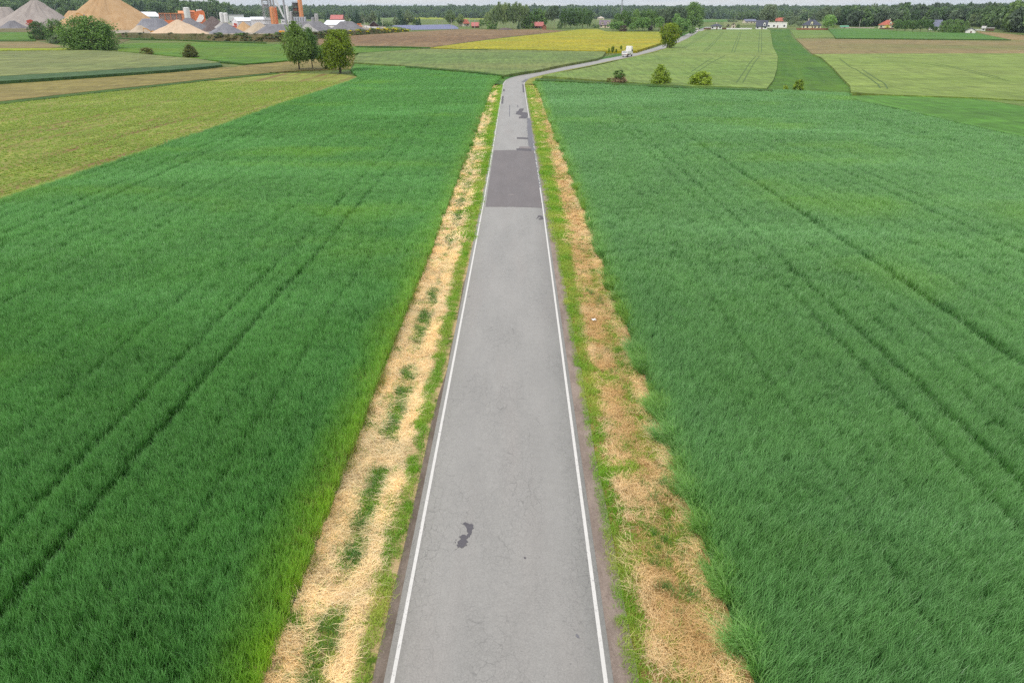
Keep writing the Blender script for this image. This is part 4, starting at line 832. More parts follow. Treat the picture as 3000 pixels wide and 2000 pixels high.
tree('broom_shrub', 'bright yellow shrub in front of the red-roofed house', 2598, 85, 71, 14, 'dome', 'gold', cat='shrub', ncl=30)
tree('broom_shrub', 'bright yellow shrub between the tree belts on the right', 2763, 93, 83, 9, 'dome', 'gold', cat='shrub', ncl=30)

# far woods: one object each
def woods(name, label, front, back, sp, kinds, hmin, hmax, seed):
    poly = [tuple(at(x, y)[:2]) for x, y in front]+[tuple(p) for p in back]
    r = np.random.default_rng(seed); P = np.array(poly); x0, y0 = P.min(0); x1, y1 = P.max(0); n = int((x1-x0)*(y1-y0)/sp**2)
    X = r.uniform(x0, x1, n); Y = r.uniform(y0, y1, n); k = inside(poly, X, Y); X, Y = X[k], Y[k]
    srcs = []
    for i, (kd, lf) in enumerate(kinds):
        c = crown_mesh(kd, seed+i*3, 46, 12, 0.10, LEAF['far_'+lf]); srcs.append(c)
    h = r.uniform(hmin, hmax, len(X))*(0.7+0.6*fnoise(X, Y, 70.0))*np.where(r.random(len(X)) < .08, 1.25, 1.0); wd_ = h*r.uniform(0.5, 0.78, len(X))
    scatter(name, np.stack([X, Y, ground(X, Y)-h*0.12], 1), r.uniform(0, 6.28, len(X)), np.stack([wd_, wd_, h], 1), np.zeros(len(X)), srcs, label=label, cat='forest')
def ray_at(px, y): return (CAM_X+(px-1518)/FPX*y*math.cos(TILT), y)
mixed_ = [('ovoid', 'mid'), ('round', 'dark'), ('ovoid', 'fresh'), ('round', 'mid'), ('cone', 'spruce'), ('square', 'dark')]
piney = [('pine', 'pine'), ('ovoid', 'pine'), ('round', 'dark'), ('ovoid', 'mid'), ('round', 'grey')]
leafy = [('round', 'mid'), ('ovoid', 'birch'), ('round', 'fresh'), ('round', 'dark'), ('ovoid', 'mid'), ('round', 'grey')]
woods('forest', 'distant bluish forest along the whole horizon', [(-700, 53.5), (200, 53.5), (1150, 53), (1400, 55), (1640, 56), (1900, 56.5), (2150, 57), (2450, 57.5), (3000, 57), (3700, 57)], [ray_at(3900, 3300), ray_at(-900, 3300)], 17, mixed_, 12, 19, 501)
woods('forest', 'mixed wooded hillside behind the sand and gravel piles', [(-500, 62), (0, 60), (300, 58), (560, 57), (690, 58)], [ray_at(660, 1750), ray_at(300, 1900), ray_at(-700, 1900)], 11, mixed_, 16, 24, 502)
woods('forest', 'wooded strip behind the asphalt works', [(560, 57), (700, 57.5), (765, 57)], [ray_at(770, 1450), ray_at(560, 1450)], 10, leafy, 13, 19, 503)
woods('forest', 'pine wood behind the red-roofed house on the right', [(2448, 77), (2520, 80), (2600, 76), (2700, 74), (2850, 76)], [ray_at(2900, 1150), ray_at(2450, 1250)], 10, piney, 15, 21, 504)
woods('forest', 'leafy wood at the right edge reaching down to the dry field', [(2845, 80), (2905, 84), (2930, 90), (3000, 102), (3150, 112), (3500, 128)], [ray_at(3700, 1100), ray_at(2850, 1200)], 9.5, leafy, 13, 20, 505)
woods('forest', 'low wood behind the white modern house', [(2140, 59.5), (2230, 61), (2330, 63), (2440, 64)], [ray_at(2450, 1600), ray_at(2140, 1700)], 12, leafy, 12, 17, 506)

# ================================================================== BUILDINGS
GLASS = plain('dark_window_glass', (0.03, 0.035, 0.045), 0.15, 0.1, spec=0.5)
WHITE = plain('white_render', (0.80, 0.79, 0.77), 0.8, 0.05); CREAM = plain('cream_render', (0.72, 0.64, 0.45), 0.85, 0.06)
YELLOW = plain('pale_yellow_render', (0.74, 0.70, 0.46), 0.85, 0.06); BEIGE = plain('beige_render', (0.58, 0.52, 0.42), 0.85, 0.08)
SLATE = plain('slate_roof', (0.055, 0.06, 0.085), 0.6, 0.2, 3); BLUEGREY = plain('blue_grey_roof', (0.13, 0.14, 0.20), 0.6, 0.15, 3)
REDROOF = plain('red_tile_roof', (0.36, 0.10, 0.065), 0.75, 0.2, 3); PINKROOF = plain('pink_red_roof', (0.42, 0.14, 0.13), 0.75, 0.15, 3)
MAUVE = plain('mauve_roof', (0.18, 0.14, 0.17), 0.7, 0.15, 3); LOG = plain('dark_log_wall', (0.045, 0.022, 0.02), 0.85, 0.25, 4)
BRICK = plain('red_brick', (0.28, 0.11, 0.07), 0.9, 0.2, 6); BROWNW = plain('brown_wood', (0.14, 0.08, 0.05), 0.85, 0.25, 5)
FRAME_W = plain('white_frame', (0.75, 0.75, 0.74), 0.6, 0.03); CONC = plain('concrete', (0.42, 0.41, 0.39), 0.9, 0.12, 2)
STONE = plain('stone_wall', (0.46, 0.40, 0.34), 0.9, 0.2, 3); ORANGE = plain('orange_paint', (0.62, 0.17, 0.055), 0.5, 0.12, 0.6)
ORANGE2 = plain('light_orange_paint', (0.66, 0.27, 0.11), 0.55, 0.1, 0.6); STEEL = plain('galvanised_steel', (0.42, 0.42, 0.42), 0.45, 0.15, 1.2, 0.3)
SILOW = plain('white_silo_paint', (0.66, 0.67, 0.67), 0.5, 0.08, 0.4); GREYP = plain('grey_paint', (0.30, 0.31, 0.34), 0.55, 0.12, 0.6)
DARKST = plain('dark_steel', (0.09, 0.085, 0.08), 0.6, 0.25, 1.0); RED = plain('red_paint', (0.48, 0.07, 0.045), 0.5, 0.15, 0.8)
YELP = plain('yellow_paint', (0.55, 0.25, 0.012), 0.5, 0.12, 1); RUBBER = plain('rubber', (0.02, 0.02, 0.02), 0.8, 0.1)
LIGHTROOF = plain('pale_metal_roof', (0.72, 0.74, 0.77), 0.45, 0.05, 0.8); WHITEW = plain('white_sheet_wall', (0.66, 0.67, 0.70), 0.7, 0.06, 1)
PLASTER_G = plain('grey_sheet_wall', (0.36, 0.39, 0.44), 0.7, 0.08, 1); SOLAR = plain('solar_glass', (0.16, 0.17, 0.30), 0.25, 0.12, 0.5, spec=0.6)
BLUE = plain('blue_trim', (0.07, 0.07, 0.28), 0.5, 0.1); REDLAMP = plain('red_lamp_glass', (0.5, 0.03, 0.02), 0.3, 0.05); GREENP = plain('green_sheet', (0.10, 0.34, 0.22), 0.6, 0.1)
LAMPG = plain('lamp_glass', (0.6, 0.6, 0.58), 0.3, 0.05)

def facing(px): return -math.atan((px-1518)/FPX*math.cos(TILT))
def window(par, x, z, w_, h_, y=-0.03, axis='y', frame=FRAME_W):
    a = MB(); b = MB()
    if axis == 'y': a.box(x-w_/2-.1, x+w_/2+.1, y-.04, y+.1, z-.1, z+h_+.1); b.box(x-w_/2, x+w_/2, y-.06, y+.05, z, z+h_)
    else: a.box(y-.1, y+.04, x-w_/2-.1, x+w_/2+.1, z-.1, z+h_+.1); b.box(y-.05, y+.06, x-w_/2, x+w_/2, z, z+h_)
    f = a.build('window', frame, par); b.build('pane', GLASS, f)
def house(name, label, x, w, yb, ye, yr, dep, roof='gable', wall=WHITE, rcol=SLATE, turn=0.0, gable_front=False, wins=2, door=True, dormers=(), chim=(), cat='house', group=None, gwin=True, doorm=BROWNW):
    P = at(x, yb); s = mpp(P); W = w*s; he = hgt(P, ye); hr = hgt(P, yr); fa = facing(x)
    back = np.array([math.sin(-fa), math.cos(-fa)])*dep*0.0
    t = thing(name, label, cat, (P[0], P[1], P[2]-0.15), fa+R(turn), group); hx = W/2; he += .15; hr += .15
    if gable_front:
        MB().prism([(-hx, 0), (hx, 0), (hx, he), (0, hr-.05), (-hx, he)], 'y', 0, dep).build('wall', wall, t)
        sl = (hr-he)/hx; o_ = .5
        r = MB().prism([(-hx-o_, he-sl*o_), (0, hr), (hx+o_, he-sl*o_), (hx+o_, he-sl*o_+.3), (0, hr+.32), (-hx-o_, he-sl*o_+.3)], 'y', -.5, dep+.5).build('roof', rcol, t)
        if gwin: window(t, 0, he+.3, min(1.4, W*.2), min(1.5, (hr-he)*.45))
    elif roof == 'flat':
        MB().box(-hx, hx, 0, dep, 0, he).build('wall', wall, t)
        r = MB().box(-hx-.2, hx+.2, -.2, dep+.2, he+.002, he+max(.3, hr-he)).build('roof', rcol, t)
    elif roof == 'hip':
        MB().box(-hx, hx, 0, dep, 0, he).build('wall', wall, t); o_ = .7; k = max(hx-dep/2, hx*.12)
        r = MB().add([(-hx-o_, -o_, he-.1), (hx+o_, -o_, he-.1), (hx+o_, dep+o_, he-.1), (-hx-o_, dep+o_, he-.1), (-hx-o_, -o_, he+.12), (hx+o_, -o_, he+.12), (hx+o_, dep+o_, he+.12), (-hx-o_, dep+o_, he+.12), (-k, dep/2, hr), (k, dep/2, hr)],
                      [(3, 2, 1, 0), (0, 1, 5, 4), (1, 2, 6, 5), (2, 3, 7, 6), (3, 0, 4, 7), (4, 5, 9, 8), (5, 6, 9), (6, 7, 8, 9), (7, 4, 8)]).build('roof', rcol, t)
    else:
        MB().prism([(0, 0), (dep, 0), (dep, he), (dep/2, hr-.05), (0, he)], 'x', -hx, hx).build('wall', wall, t)
        sl = (hr-he)/(dep/2); o_ = .6
        r = MB().prism([(-o_, he-sl*o_), (dep/2, hr), (dep+o_, he-sl*o_), (dep+o_, he-sl*o_+.3), (dep/2, hr+.32), (-o_, he-sl*o_+.3)], 'x', -hx-.4, hx+.4).build('roof', rcol, t)
    if wins:
        for i in range(wins):
            q = -hx+W*(i+.5)/wins
            if door and i == wins//2 and wins > 2: continue
            window(t, q, min(1.0, he*.3), min(1.5, W/wins*.45), min(1.5, he*.45))
    if door and W > 4:
        d_ = MB().box(W*.06-.5, W*.06+.5, -.08, .05, .1, min(2.2, he*.8)).build('door', doorm, t); MB().box(W*.06+.3, W*.06+.38, -.14, -.08, 1.0, 1.15).build('handle', STEEL, d_)
    for dx in dormers:
        dw = 1.9; z0 = he-.2; zt = he+(hr-he)*.55; q = dx*W
        m = MB().prism([(q-dw/2, z0), (q+dw/2, z0), (q+dw/2, zt), (q, zt+.9), (q-dw/2, zt)], 'y', -.15, dep*.4).build('dormer', wall, t)
        MB().prism([(q-dw/2-.3, zt-.25), (q, zt+.95), (q+dw/2+.3, zt-.25), (q+dw/2+.3, zt), (q, zt+1.2), (q-dw/2-.3, zt)], 'y', -.4, dep*.45).build('dormer_roof', rcol, m)
        window(m, q, z0+.7, .9, 1.2, -.18)
    for cxp in chim:
        MB().box(cxp*W-.4, cxp*W+.4, dep*.42, dep*.42+.8, hr-1.2, hr+1.1).build('chimney', BEIGE, r)
    return t
house('log_house', 'dark log house with a pinkish red roof before the tall trees', 1575, 33, 84, 76, 66, 7, wall=LOG, rcol=PINKROOF, wins=3, chim=(.05,))
house('garage', 'small brick garage with a white door beside the log house', 1594, 13, 87, 79, 73, 5, wall=BRICK, rcol=PINKROOF, gable_front=True, wins=0, gwin=False, cat='garage', doorm=WHITE)
house('cottage', 'orange-roofed cottage with a pale gable by the birches', 1367, 20, 78, 69, 58, 9, wall=BEIGE, rcol=REDROOF, turn=35, wins=2)
house('shed', 'low shed with a dark red roof behind the hedge', 1393, 22, 83, 76, 67, 6, wall=BROWNW, rcol=PINKROOF, wins=0, cat='shed')
house('dormer_house', 'cream house with a mauve roof and two round dormers', 1771, 30, 82, 73, 61, 9, wall=CREAM, rcol=MAUVE, wins=3, dormers=(-.22, .3))
house('villa', 'pale distant villa on the forest edge above the mauve roof', 1760, 20, 58, 54, 49, 14, roof='hip', wall=CREAM, rcol=STONE, wins=2)
house('bungalow', 'white bungalow with a dark hipped roof on the crest', 2098, 32, 86, 77, 70, 10, roof='hip', wall=WHITE, rcol=SLATE, wins=3, chim=(0,))
house('garden_house', 'small brown wooden house behind the white garden wall', 2148, 13, 82, 75, 68, 6, wall=BEIGE, rcol=BROWNW, gable_front=True, wins=0)
house('farmhouse', 'beige farmhouse with a bluish roof out on the far meadow', 2199, 32, 69, 63, 57.5, 12, wall=BEIGE, rcol=BLUEGREY, wins=3, turn=18)
house('steep_house', 'white house with a steep slate roof and a gabled dormer', 2230, 31, 86, 77, 61, 10, wall=WHITE, rcol=SLATE, wins=3, dormers=(.24,))
house('modern_house', 'white modern flat-roofed block beside the steep slate roof', 2274, 57, 82, 68, 66.5, 12, roof='flat', wall=WHITE, rcol=WHITE, wins=4, cat='house')
house('red_farmhouse', 'red-roofed house showing behind the white modern block', 2283, 27, 70, 62, 53, 10, wall=BEIGE, rcol=REDROOF, wins=3)
house('yellow_house', 'pale yellow house with a dark hipped roof and an arched dormer', 2376, 52, 85, 75, 58, 12, roof='hip', wall=YELLOW, rcol=SLATE, wins=5, dormers=(0,), chim=(-.2,))
house('red_roof_house', 'cream house with a broad red hipped roof on the right', 2597, 44, 84, 74, 59, 12, roof='hip', wall=CREAM, rcol=REDROOF, wins=3, dormers=(.2,), chim=(.1,))
house('slate_house', 'house with a tall blue-grey roof between the tree belts', 2737, 30, 88, 78, 60, 10, wall=WHITE, rcol=BLUEGREY, wins=2)
house('small_shed', 'little white shed with an orange gable at the field end', 2842, 25, 98, 90, 83, 6, wall=WHITE, rcol=BLUEGREY, gable_front=True, wins=0, gwin=False, cat='shed')
house('hut', 'small white hut with a low roof at the forest edge', 2880, 9, 91, 83, 78, 4, wall=WHITE, rcol=CONC, wins=1, door=False, cat='hut')
house('stable', 'long dark open shelter beside the white hut', 2900, 20, 91, 84, 81, 5, roof='flat', wall=BROWNW, rcol=CONC, wins=0, door=False, cat='shelter')
house('green_shed', 'low shed with a green roof on the meadow behind the wall', 2473, 22, 82, 79, 77, 7, wall=WHITE, rcol=GREENP, wins=0, cat='shed')
house('open_barn', 'grey open barn with a light roof in the wood', 1905, 14, 90, 79, 71, 8, roof='flat', wall=DARKST, rcol=CONC, wins=0, cat='barn')
house('red_barn', 'big barn with a red roof behind the works', 986, 36, 66, 57, 45, 14, wall=BRICK, rcol=PINKROOF, wins=3, turn=-14, cat='barn')
house('small_red_house', 'tiny red-roofed house at the far wood edge behind the works', 916, 7, 50, 37, 32, 6, wall=BEIGE, rcol=REDROOF, wins=1, door=False)
# round stone barn
P = at(1941, 92); t = thing('stone_barn', 'rounded stone barn half hidden by the bright roadside tree', 'barn', P, facing(1941)); s = mpp(P)
hb = hgt(P, 68); MB().prism([(-9.5*s, 0), (9.5*s, 0), (9.5*s, hb*.45), (7.5*s, hb*.75), (3*s, hb*.96), (-2*s, hb), (-6.5*s, hb*.8), (-9*s, hb*.5)], 'y', 0, 9).build('wall', STONE, t)
MB().box(-1.2, 1.2, -.06, .05, 0, 2.6).build('door', BROWNW, t)
# walls and fences
def fence(label, x0, x1, yb, yt, mat, name='fence', posts=9, cat='fence'):
    a = at(x0, yb); b = at(x1, yb); h = hgt((a+b)/2, yt); t = thing(name, label, cat, a)
    L = b-a; MB().bar((0, 0, h*.5), (L[0], L[1], L[2]+h*.5), h, .12).build('panel', mat, t) if False else None
    q = MB(); n = np.array([L[1], -L[0]])/np.hypot(L[0], L[1])*.08; z1 = L[2]
    q.add([(-n[0], -n[1], -.2), (n[0], n[1], -.2), (L[0]+n[0], L[1]+n[1], z1-.2), (L[0]-n[0], L[1]-n[1], z1-.2), (-n[0], -n[1], h), (n[0], n[1], h), (L[0]+n[0], L[1]+n[1], z1+h), (L[0]-n[0], L[1]-n[1], z1+h)],
          [(3, 2, 1, 0), (4, 5, 6, 7), (0, 1, 5, 4), (1, 2, 6, 5), (2, 3, 7, 6), (3, 0, 4, 7)])
    q.build('panel', mat, t)
    for i in range(posts):
        f = i/(posts-1); MB().box(L[0]*f-.2, L[0]*f+.2, L[1]*f-.2, L[1]*f+.2, z1*f-.2, z1*f+h+.25).build('post', mat, t)
fence('low white garden wall along the top of the pale barley', 2128, 2201, 87, 83, WHITE, 'garden_wall', 6, 'wall')
fence('dark brown garden fence left of the white bungalow', 2062, 2082, 87, 82.5, BROWNW, posts=4)
fence('dark brown garden fence right of the white bungalow', 2116, 2127, 87, 82, BROWNW, posts=3)
fence('brick fence in front of the yellow house', 2334, 2425, 88, 83.5, BRICK, 'brick_fence', 10)
fence('pale stone wall running along the meadow on the right', 2478, 2560, 83.5, 80.5, STONE, 'stone_wall', 9, 'wall')
fence('dark fence in front of the red-roofed house', 2576, 2618, 86.5, 82.5, BROWNW, posts=6)
fence('white rail fence by the forest hut', 2858, 2878, 90, 87, WHITE, posts=4)
# lattice mast on the horizon
P = at(1819.6, 54); P = CAM+(P-CAM)*0.86; P[2] = gz(P[0], P[1]); t = thing('radio_mast', 'tall thin radio mast rising above the distant forest', 'mast', P); hm = hgt(P, -6); m = MB(); rr = 2.2
for i in range(3):
    a0 = i*2.094; m.tube((rr*math.cos(a0), rr*math.sin(a0), 0), (1.3*math.cos(a0), 1.3*math.sin(a0), hm), .45, .4)
for k in range(22):
    z0 = hm*k/22; z1 = hm*(k+1)/22
    for i in range(3):
        a0 = i*2.094; a1 = a0+2.094; m.tube((1.9*math.cos(a0), 1.9*math.sin(a0), z0), (1.7*math.cos(a1), 1.7*math.sin(a1), z1), .2, .2, 4)
m.build('lattice', GREYP, t); MB().cyl(0, 0, hm*.9, hm*.93, 2.2).build('antenna', GREYP, t)
# power and lamp poles
def pole(label, x, yb, yt, lamp=False, name='power_pole', group=None, mat=CONC, r=.16):
    P = at(x, yb); h = hgt(P, yt); t = thing(name, label, 'pole', P, facing(x), group)
    MB().cyl(0, 0, -.3, h, r*1.3, r*.8, 8).build('shaft', mat, t)
    if lamp:
        a = MB().bar((-1.4, 0, h-.1), (1.4, 0, h-.1), .12, .12).build('arm', mat, t)
        for q in (-1.3, 1.3): MB().box(q-.35, q+.35, -.25, .25, h-.35, h-.16).build('lamp', LAMPG, t)
    else:
        MB().bar((-.9, 0, h-.5), (.9, 0, h-.5), .12, .14).build('crossarm', BROWNW, t)
for lab, x, yb, yt, lamp in [('floodlight pole beside the big grey gravel pile', 170, 62, 18, True), ('short lamp pole above the orange bin shed', 503, 50, 32, True), ('left one of two slim poles above the dark gravel pile', 612.5, 66, 37, False), ('right one of two slim poles above the dark gravel pile', 639, 66, 36, False),
        ('pale concrete pole beside the orange machine in the yard', 1068, 79, 54, False), ('pale pole right of the dark-roofed barn', 1122, 80, 57, False), ('pole standing on the meadow behind the solar panels', 1281, 76, 56, False), ('pole among the solar panels, left of the lone birch', 1296, 87, 62, False),
        ('pole among the solar panels right in front of the lone birch', 1323, 88, 58, False), ('pole just right of the orange-roofed cottage', 1376, 75, 52, False), ('dark pole in front of the low red-roofed shed', 1391, 84, 54, False), ('pole standing in the wood behind the rapeseed', 1916, 84, 52, False), ('pole between the roadside trees on the crest', 2005, 94, 72, False),
        ('pole before the pine wood on the right', 2517, 80, 58, False)]:
    pole(lab, x, yb, yt, lamp, 'lamp_pole' if lamp else 'power_pole')

# ================================================================== GRAVEL WORKS
def pilemat(name, a, b):
    m = bpy.data.materials.new(name); m.use_nodes = True; g = G(m.node_tree); p = g.pos()
    n1 = g.noise(g.vmap(p, (1, 1, .35)), 0.22, 5.0, 0.65, 0.5); n2 = g.noise(p, 1.6, 4.0, 0.8)
    c = g.mix(g.step(n1, 0.3, 0.7), a, b); c = g.mix(1.0, c, g.mix(n2, (0.72,)*3, (1.25,)*3), 'MULTIPLY')
    g.out(g('BsdfPrincipled', Base_Color=c, Roughness=0.95, Specular_IOR_Level=0.1, Normal=g.bump(n2, 0.6, 0.3))); return m
K = 1.45
PM = {'sand': pilemat('tan_sand', srgb(200, 162, 118, K), srgb(214, 180, 138, K)), 'pale': pilemat('pale_sand', srgb(226, 198, 168, K), srgb(236, 210, 182, K)), 'beige': pilemat('beige_gravel', srgb(196, 178, 154, K), srgb(214, 196, 172, K)),
      'grey': pilemat('grey_gravel', srgb(168, 158, 152, K), srgb(186, 176, 168, K)), 'dark': pilemat('dark_grey_gravel', srgb(128, 126, 130, K), srgb(148, 146, 150, K)), 'brown': pilemat('dark_brown_gravel', srgb(110, 98, 96, K), srgb(128, 114, 110, K)),
      'blue': pilemat('blue_grey_gravel', srgb(138, 138, 146, K), srgb(158, 158, 164, K)), 'light': pilemat('light_gravel', srgb(182, 178, 174, K), srgb(198, 194, 190, K))}
def pile(label, x, yb, yt, hw, mat, flat=0.0, skew=0.0, seed=0, name='gravel_pile', deep=0.8):
    F = at(x, yb); s = mpp(F); Rr = hw*s; fa = facing(x)
    c = np.array([F[0]+math.sin(-fa)*Rr*deep, F[1]+math.cos(-fa)*Rr*deep]); P = np.array([c[0], c[1], gz(*c)]); h = hgt(P, yt); Rr = hw*mpp(P)
    r = np.random.default_rng(900+seed); nr, na = 26, 72; V = [(skew*Rr, 0, h)]; Fq = []; ph = r.uniform(0, 6.28, 6)
    for i in range(1, nr+1):
        u = i/nr
        for j in range(na):
            a = 2*math.pi*j/na; lob = 1+.06*math.sin(2*a+ph[0])+.05*math.sin(3*a+ph[1])+.03*math.sin(7*a+ph[2])
            gul = .026*math.sin(11*a+ph[3]+2*u)*math.sin(3*a+ph[5])+.018*math.sin(23*a+ph[4]-3*u)
            prof = 1-max(0, (u-flat)/(1-flat)); prof = prof+.05*math.sin(math.pi*u)*(-1)+(.04*(1-u) if flat else -.05*max(0, 1-u*6)) + gul*math.sin(math.pi*u)*1.3
            prof = max(prof+0.10*(fnoise(np.array([Rr*u*math.cos(a)+seed*40]), np.array([Rr*u*math.sin(a)]), Rr*0.35)[0]-.5)*math.sin(math.pi*min(u+.12, 1)), 0) if i < nr else -0.05
            V.append((skew*Rr*(1-u)+Rr*u*lob*math.cos(a), deep*Rr*u*lob*math.sin(a), h*min(prof, 1.0)+r.normal(0, .05)))
    for j in range(na): Fq.append((0, 1+j, 1+(j+1) % na, 0))
    tri = [(0, 1+j, 1+(j+1) % na) for j in range(na)]; quads = [(1+(i-1)*na+j, 1+i*na+j, 1+i*na+(j+1) % na, 1+(i-1)*na+(j+1) % na) for i in range(1, nr) for j in range(na)]
    me = bpy.data.meshes.new(name); me.from_pydata(V, [], tri+quads); me.update(); me.shade_smooth(); me.materials.append(PM[mat])
    o = link(name, me, None, (P[0], P[1], P[2]-.1)); o.rotation_euler = (0, 0, fa); return tag(o, label, 'pile')
pile('grey gravel pile cut by the left edge of the picture', 22, 78, 21, 68, 'grey', .28, 0, 1)
pile('tall pointed grey gravel pile left of the sand pile', 112, 82, 1, 108, 'grey', .06, .08, 2)
pile('low dark grey mound at the foot of the leftmost gravel piles', 42, 84, 61, 36, 'dark', .15, 0, 3)
pile('huge tan sand pile, largest heap of the works', 328, 90, -13, 148, 'sand', .14, .0, 4, 'sand_pile', .6)
pile('tan sand shoulder heaped against the left side of the huge sand pile', 226, 78, 32, 52, 'sand', .3, .1, 5, 'sand_pile')
pile('long flat-topped blue-grey pile at the right foot of the huge sand pile', 452, 92, 55, 62, 'blue', .42, 0, 6)
pile('low beige mound behind the yellow excavator', 412, 96, 75, 34, 'beige', .2, 0, 7)
pile('wide pale sand pile with a sharp top in the front row', 528, 102, 58, 86, 'pale', .02, .0, 8, 'sand_pile', .5)
pile('dark grey pile right behind the wide pale sand pile', 562, 90, 53, 58, 'dark', .12, -.1, 9)
pile('dark brown pointed pile below the two slim poles', 627, 84, 49, 46, 'brown', .05, 0, 10)
pile('low grey-brown mound in front of the dark brown pile', 616, 94, 76, 32, 'brown', .15, 0, 11)
pile('light grey gravel pile squeezed behind the front blue-grey cone', 652, 90, 65, 34, 'light', .05, 0, 12)
pile('blue-grey cone of gravel in the middle of the front row', 664, 100, 68, 52, 'blue', .03, 0, 13, 'gravel_pile', .5)
pile('tan sand cone between the blue-grey cone and the beige pile', 717, 96, 64, 38, 'sand', .04, 0, 14, 'sand_pile')
pile('beige gravel pile with grooves beside the tan sand cone', 757, 97, 66, 46, 'beige', .08, .1, 15)
pile('broad flat-topped dark grey pile under the orange silos', 832, 99, 71, 76, 'dark', .48, 0, 16)
pile('light grey pile showing between the field trees', 903, 94, 70, 30, 'light', .1, 0, 17)
pile('wide flat dark pile right of the tall chimney', 908, 93, 63, 74, 'dark', .4, 0, 18)
pile('small pale pile at the right foot of the wide flat dark pile', 930, 92, 80, 18, 'pale', .2, 0, 19)
pile('flat-topped grey pile at the right end of the works', 1016, 90, 63, 52, 'dark', .3, 0, 20)
# berm with weeds in front of the yard
BERM = crop('weedy_berm', srgb(112, 108, 72), srgb(92, 98, 58), 0.12, fine=0.9, speck=srgb(150, 134, 104), speckamt=0.6)
bx = [(345, 111, 98), (430, 116, 98.5), (520, 119.5, 100), (620, 122, 102), (700, 123, 102.5), (800, 123.5, 101), (870, 121, 98), (960, 112, 93), (1040, 104, 90), (1130, 98, 84), (1170, 94.5, 86), (1198, 93, 92)]
V = []; F = []
for i in range(len(bx)*6-5):
    f = i/6; k = min(int(f), len(bx)-2); q = f-k; x, yb, yt = [bx[k][c]*(1-q)+bx[k+1][c]*q for c in range(3)]
    P = at(x, yb); h = hgt(P, yt)*(0.86+0.28*fnoise(np.array([P[0]]), np.array([3.0]), 9.0)[0]); fa = facing(x); d_ = np.array([math.sin(-fa), math.cos(-fa)])
    for o_, hh in ((-0.3, -.1), (h*.45, h*.5), (h*1.0, h*.95), (h*1.5, h), (h*2.4, h*.8), (h*4, h*.1), (h*4.4, -.3)):
        p = P[:2]+d_*o_; V.append((p[0]+random.Random(i*9+int(hh*10)).gauss(0, .25), p[1], gz(*p)+hh))
n = len(V)//7
tag(link('berm', npmesh('berm', V, [(i*7+j, (i+1)*7+j, (i+1)*7+j+1, i*7+j+1) for i in range(n-1) for j in range(6)], BERM, smooth=True)), kind='structure')
rs = random.Random(5); cw = []
for i in range(260):
    f = rs.uniform(0.2, len(bx)-1.02); k = int(f); q = f-k; x, yb, yt = [bx[k][c]*(1-q)+bx[k+1][c]*q for c in range(3)]
    P = at(x, yb); h = hgt(P, yt); fa = facing(x); o_ = rs.uniform(0, 1.5)*h; p = P[:2]+np.array([math.sin(-fa), math.cos(-fa)])*o_
    cw.append((p[0], p[1], gz(*p)+h*np.interp(o_/h, [0, .45, 1, 1.5], [0, .5, .95, 1])-.15, x))
cw = np.array(cw); cw = cw[(cw[:, 3] > 620) | (np.arange(len(cw)) % 4 == 0)]; yl = cw[:, 3] > 1000
for sel, nm, lf, lb in ((~yl, 'weeds', ('willow', 'grey', 'rust'), 'brownish weeds and brambles covering the earth berm'), (yl, 'flowering_weeds', ('gold', 'yel', 'willow'), 'yellow flowering weeds on the right end of the berm')):
    q = cw[sel]; N = len(q); scatter(nm, q[:, :3], _rng.uniform(0, 6, N), np.stack([1.2+2.0*_rng.random(N)]*2+[0.5+0.9*_rng.random(N)], 1), np.zeros(N), [crown_mesh('dome', 700+i, 24, 14, .12, LEAF[l]) for i, l in enumerate(lf)], label=lb, cat='weeds')
# halls
house('hall', 'white-roofed hall with a blue ridge and a grey gable by the sand pile', 452, 44, 66, 49, 36, 22, wall=PLASTER_G, rcol=LIGHTROOF, turn=28, wins=0, door=False, cat='hall')
house('white_hall', 'long white factory hall with a pale roof behind the tan sand cone', 722, 48, 80, 62, 53, 16, wall=WHITEW, rcol=LIGHTROOF, turn=18, wins=4, cat='hall')
house('office_block', 'low white office block with a flat dark roof left of the asphalt tower', 695, 42, 68, 46, 43, 9, roof='flat', wall=WHITEW, rcol=GREYP, wins=6, cat='building')
house('workshop', 'pale workshop with a shallow roof in front of the asphalt tower', 760, 42, 80, 58, 51, 14, wall=WHITEW, rcol=LIGHTROOF, wins=3, cat='workshop')
house('white_store', 'white sheet-metal store with a shiny roof at the right of the works', 975, 54, 88, 73, 61, 16, wall=WHITE, rcol=LIGHTROOF, turn=-24, wins=0, cat='hall')
house('dark_barn', 'dark timber barn with a grey roof and a pale gable beam', 1096, 26, 82, 74, 63, 8, wall=LOG, rcol=GREYP, gable_front=True, wins=0, gwin=False, cat='barn')
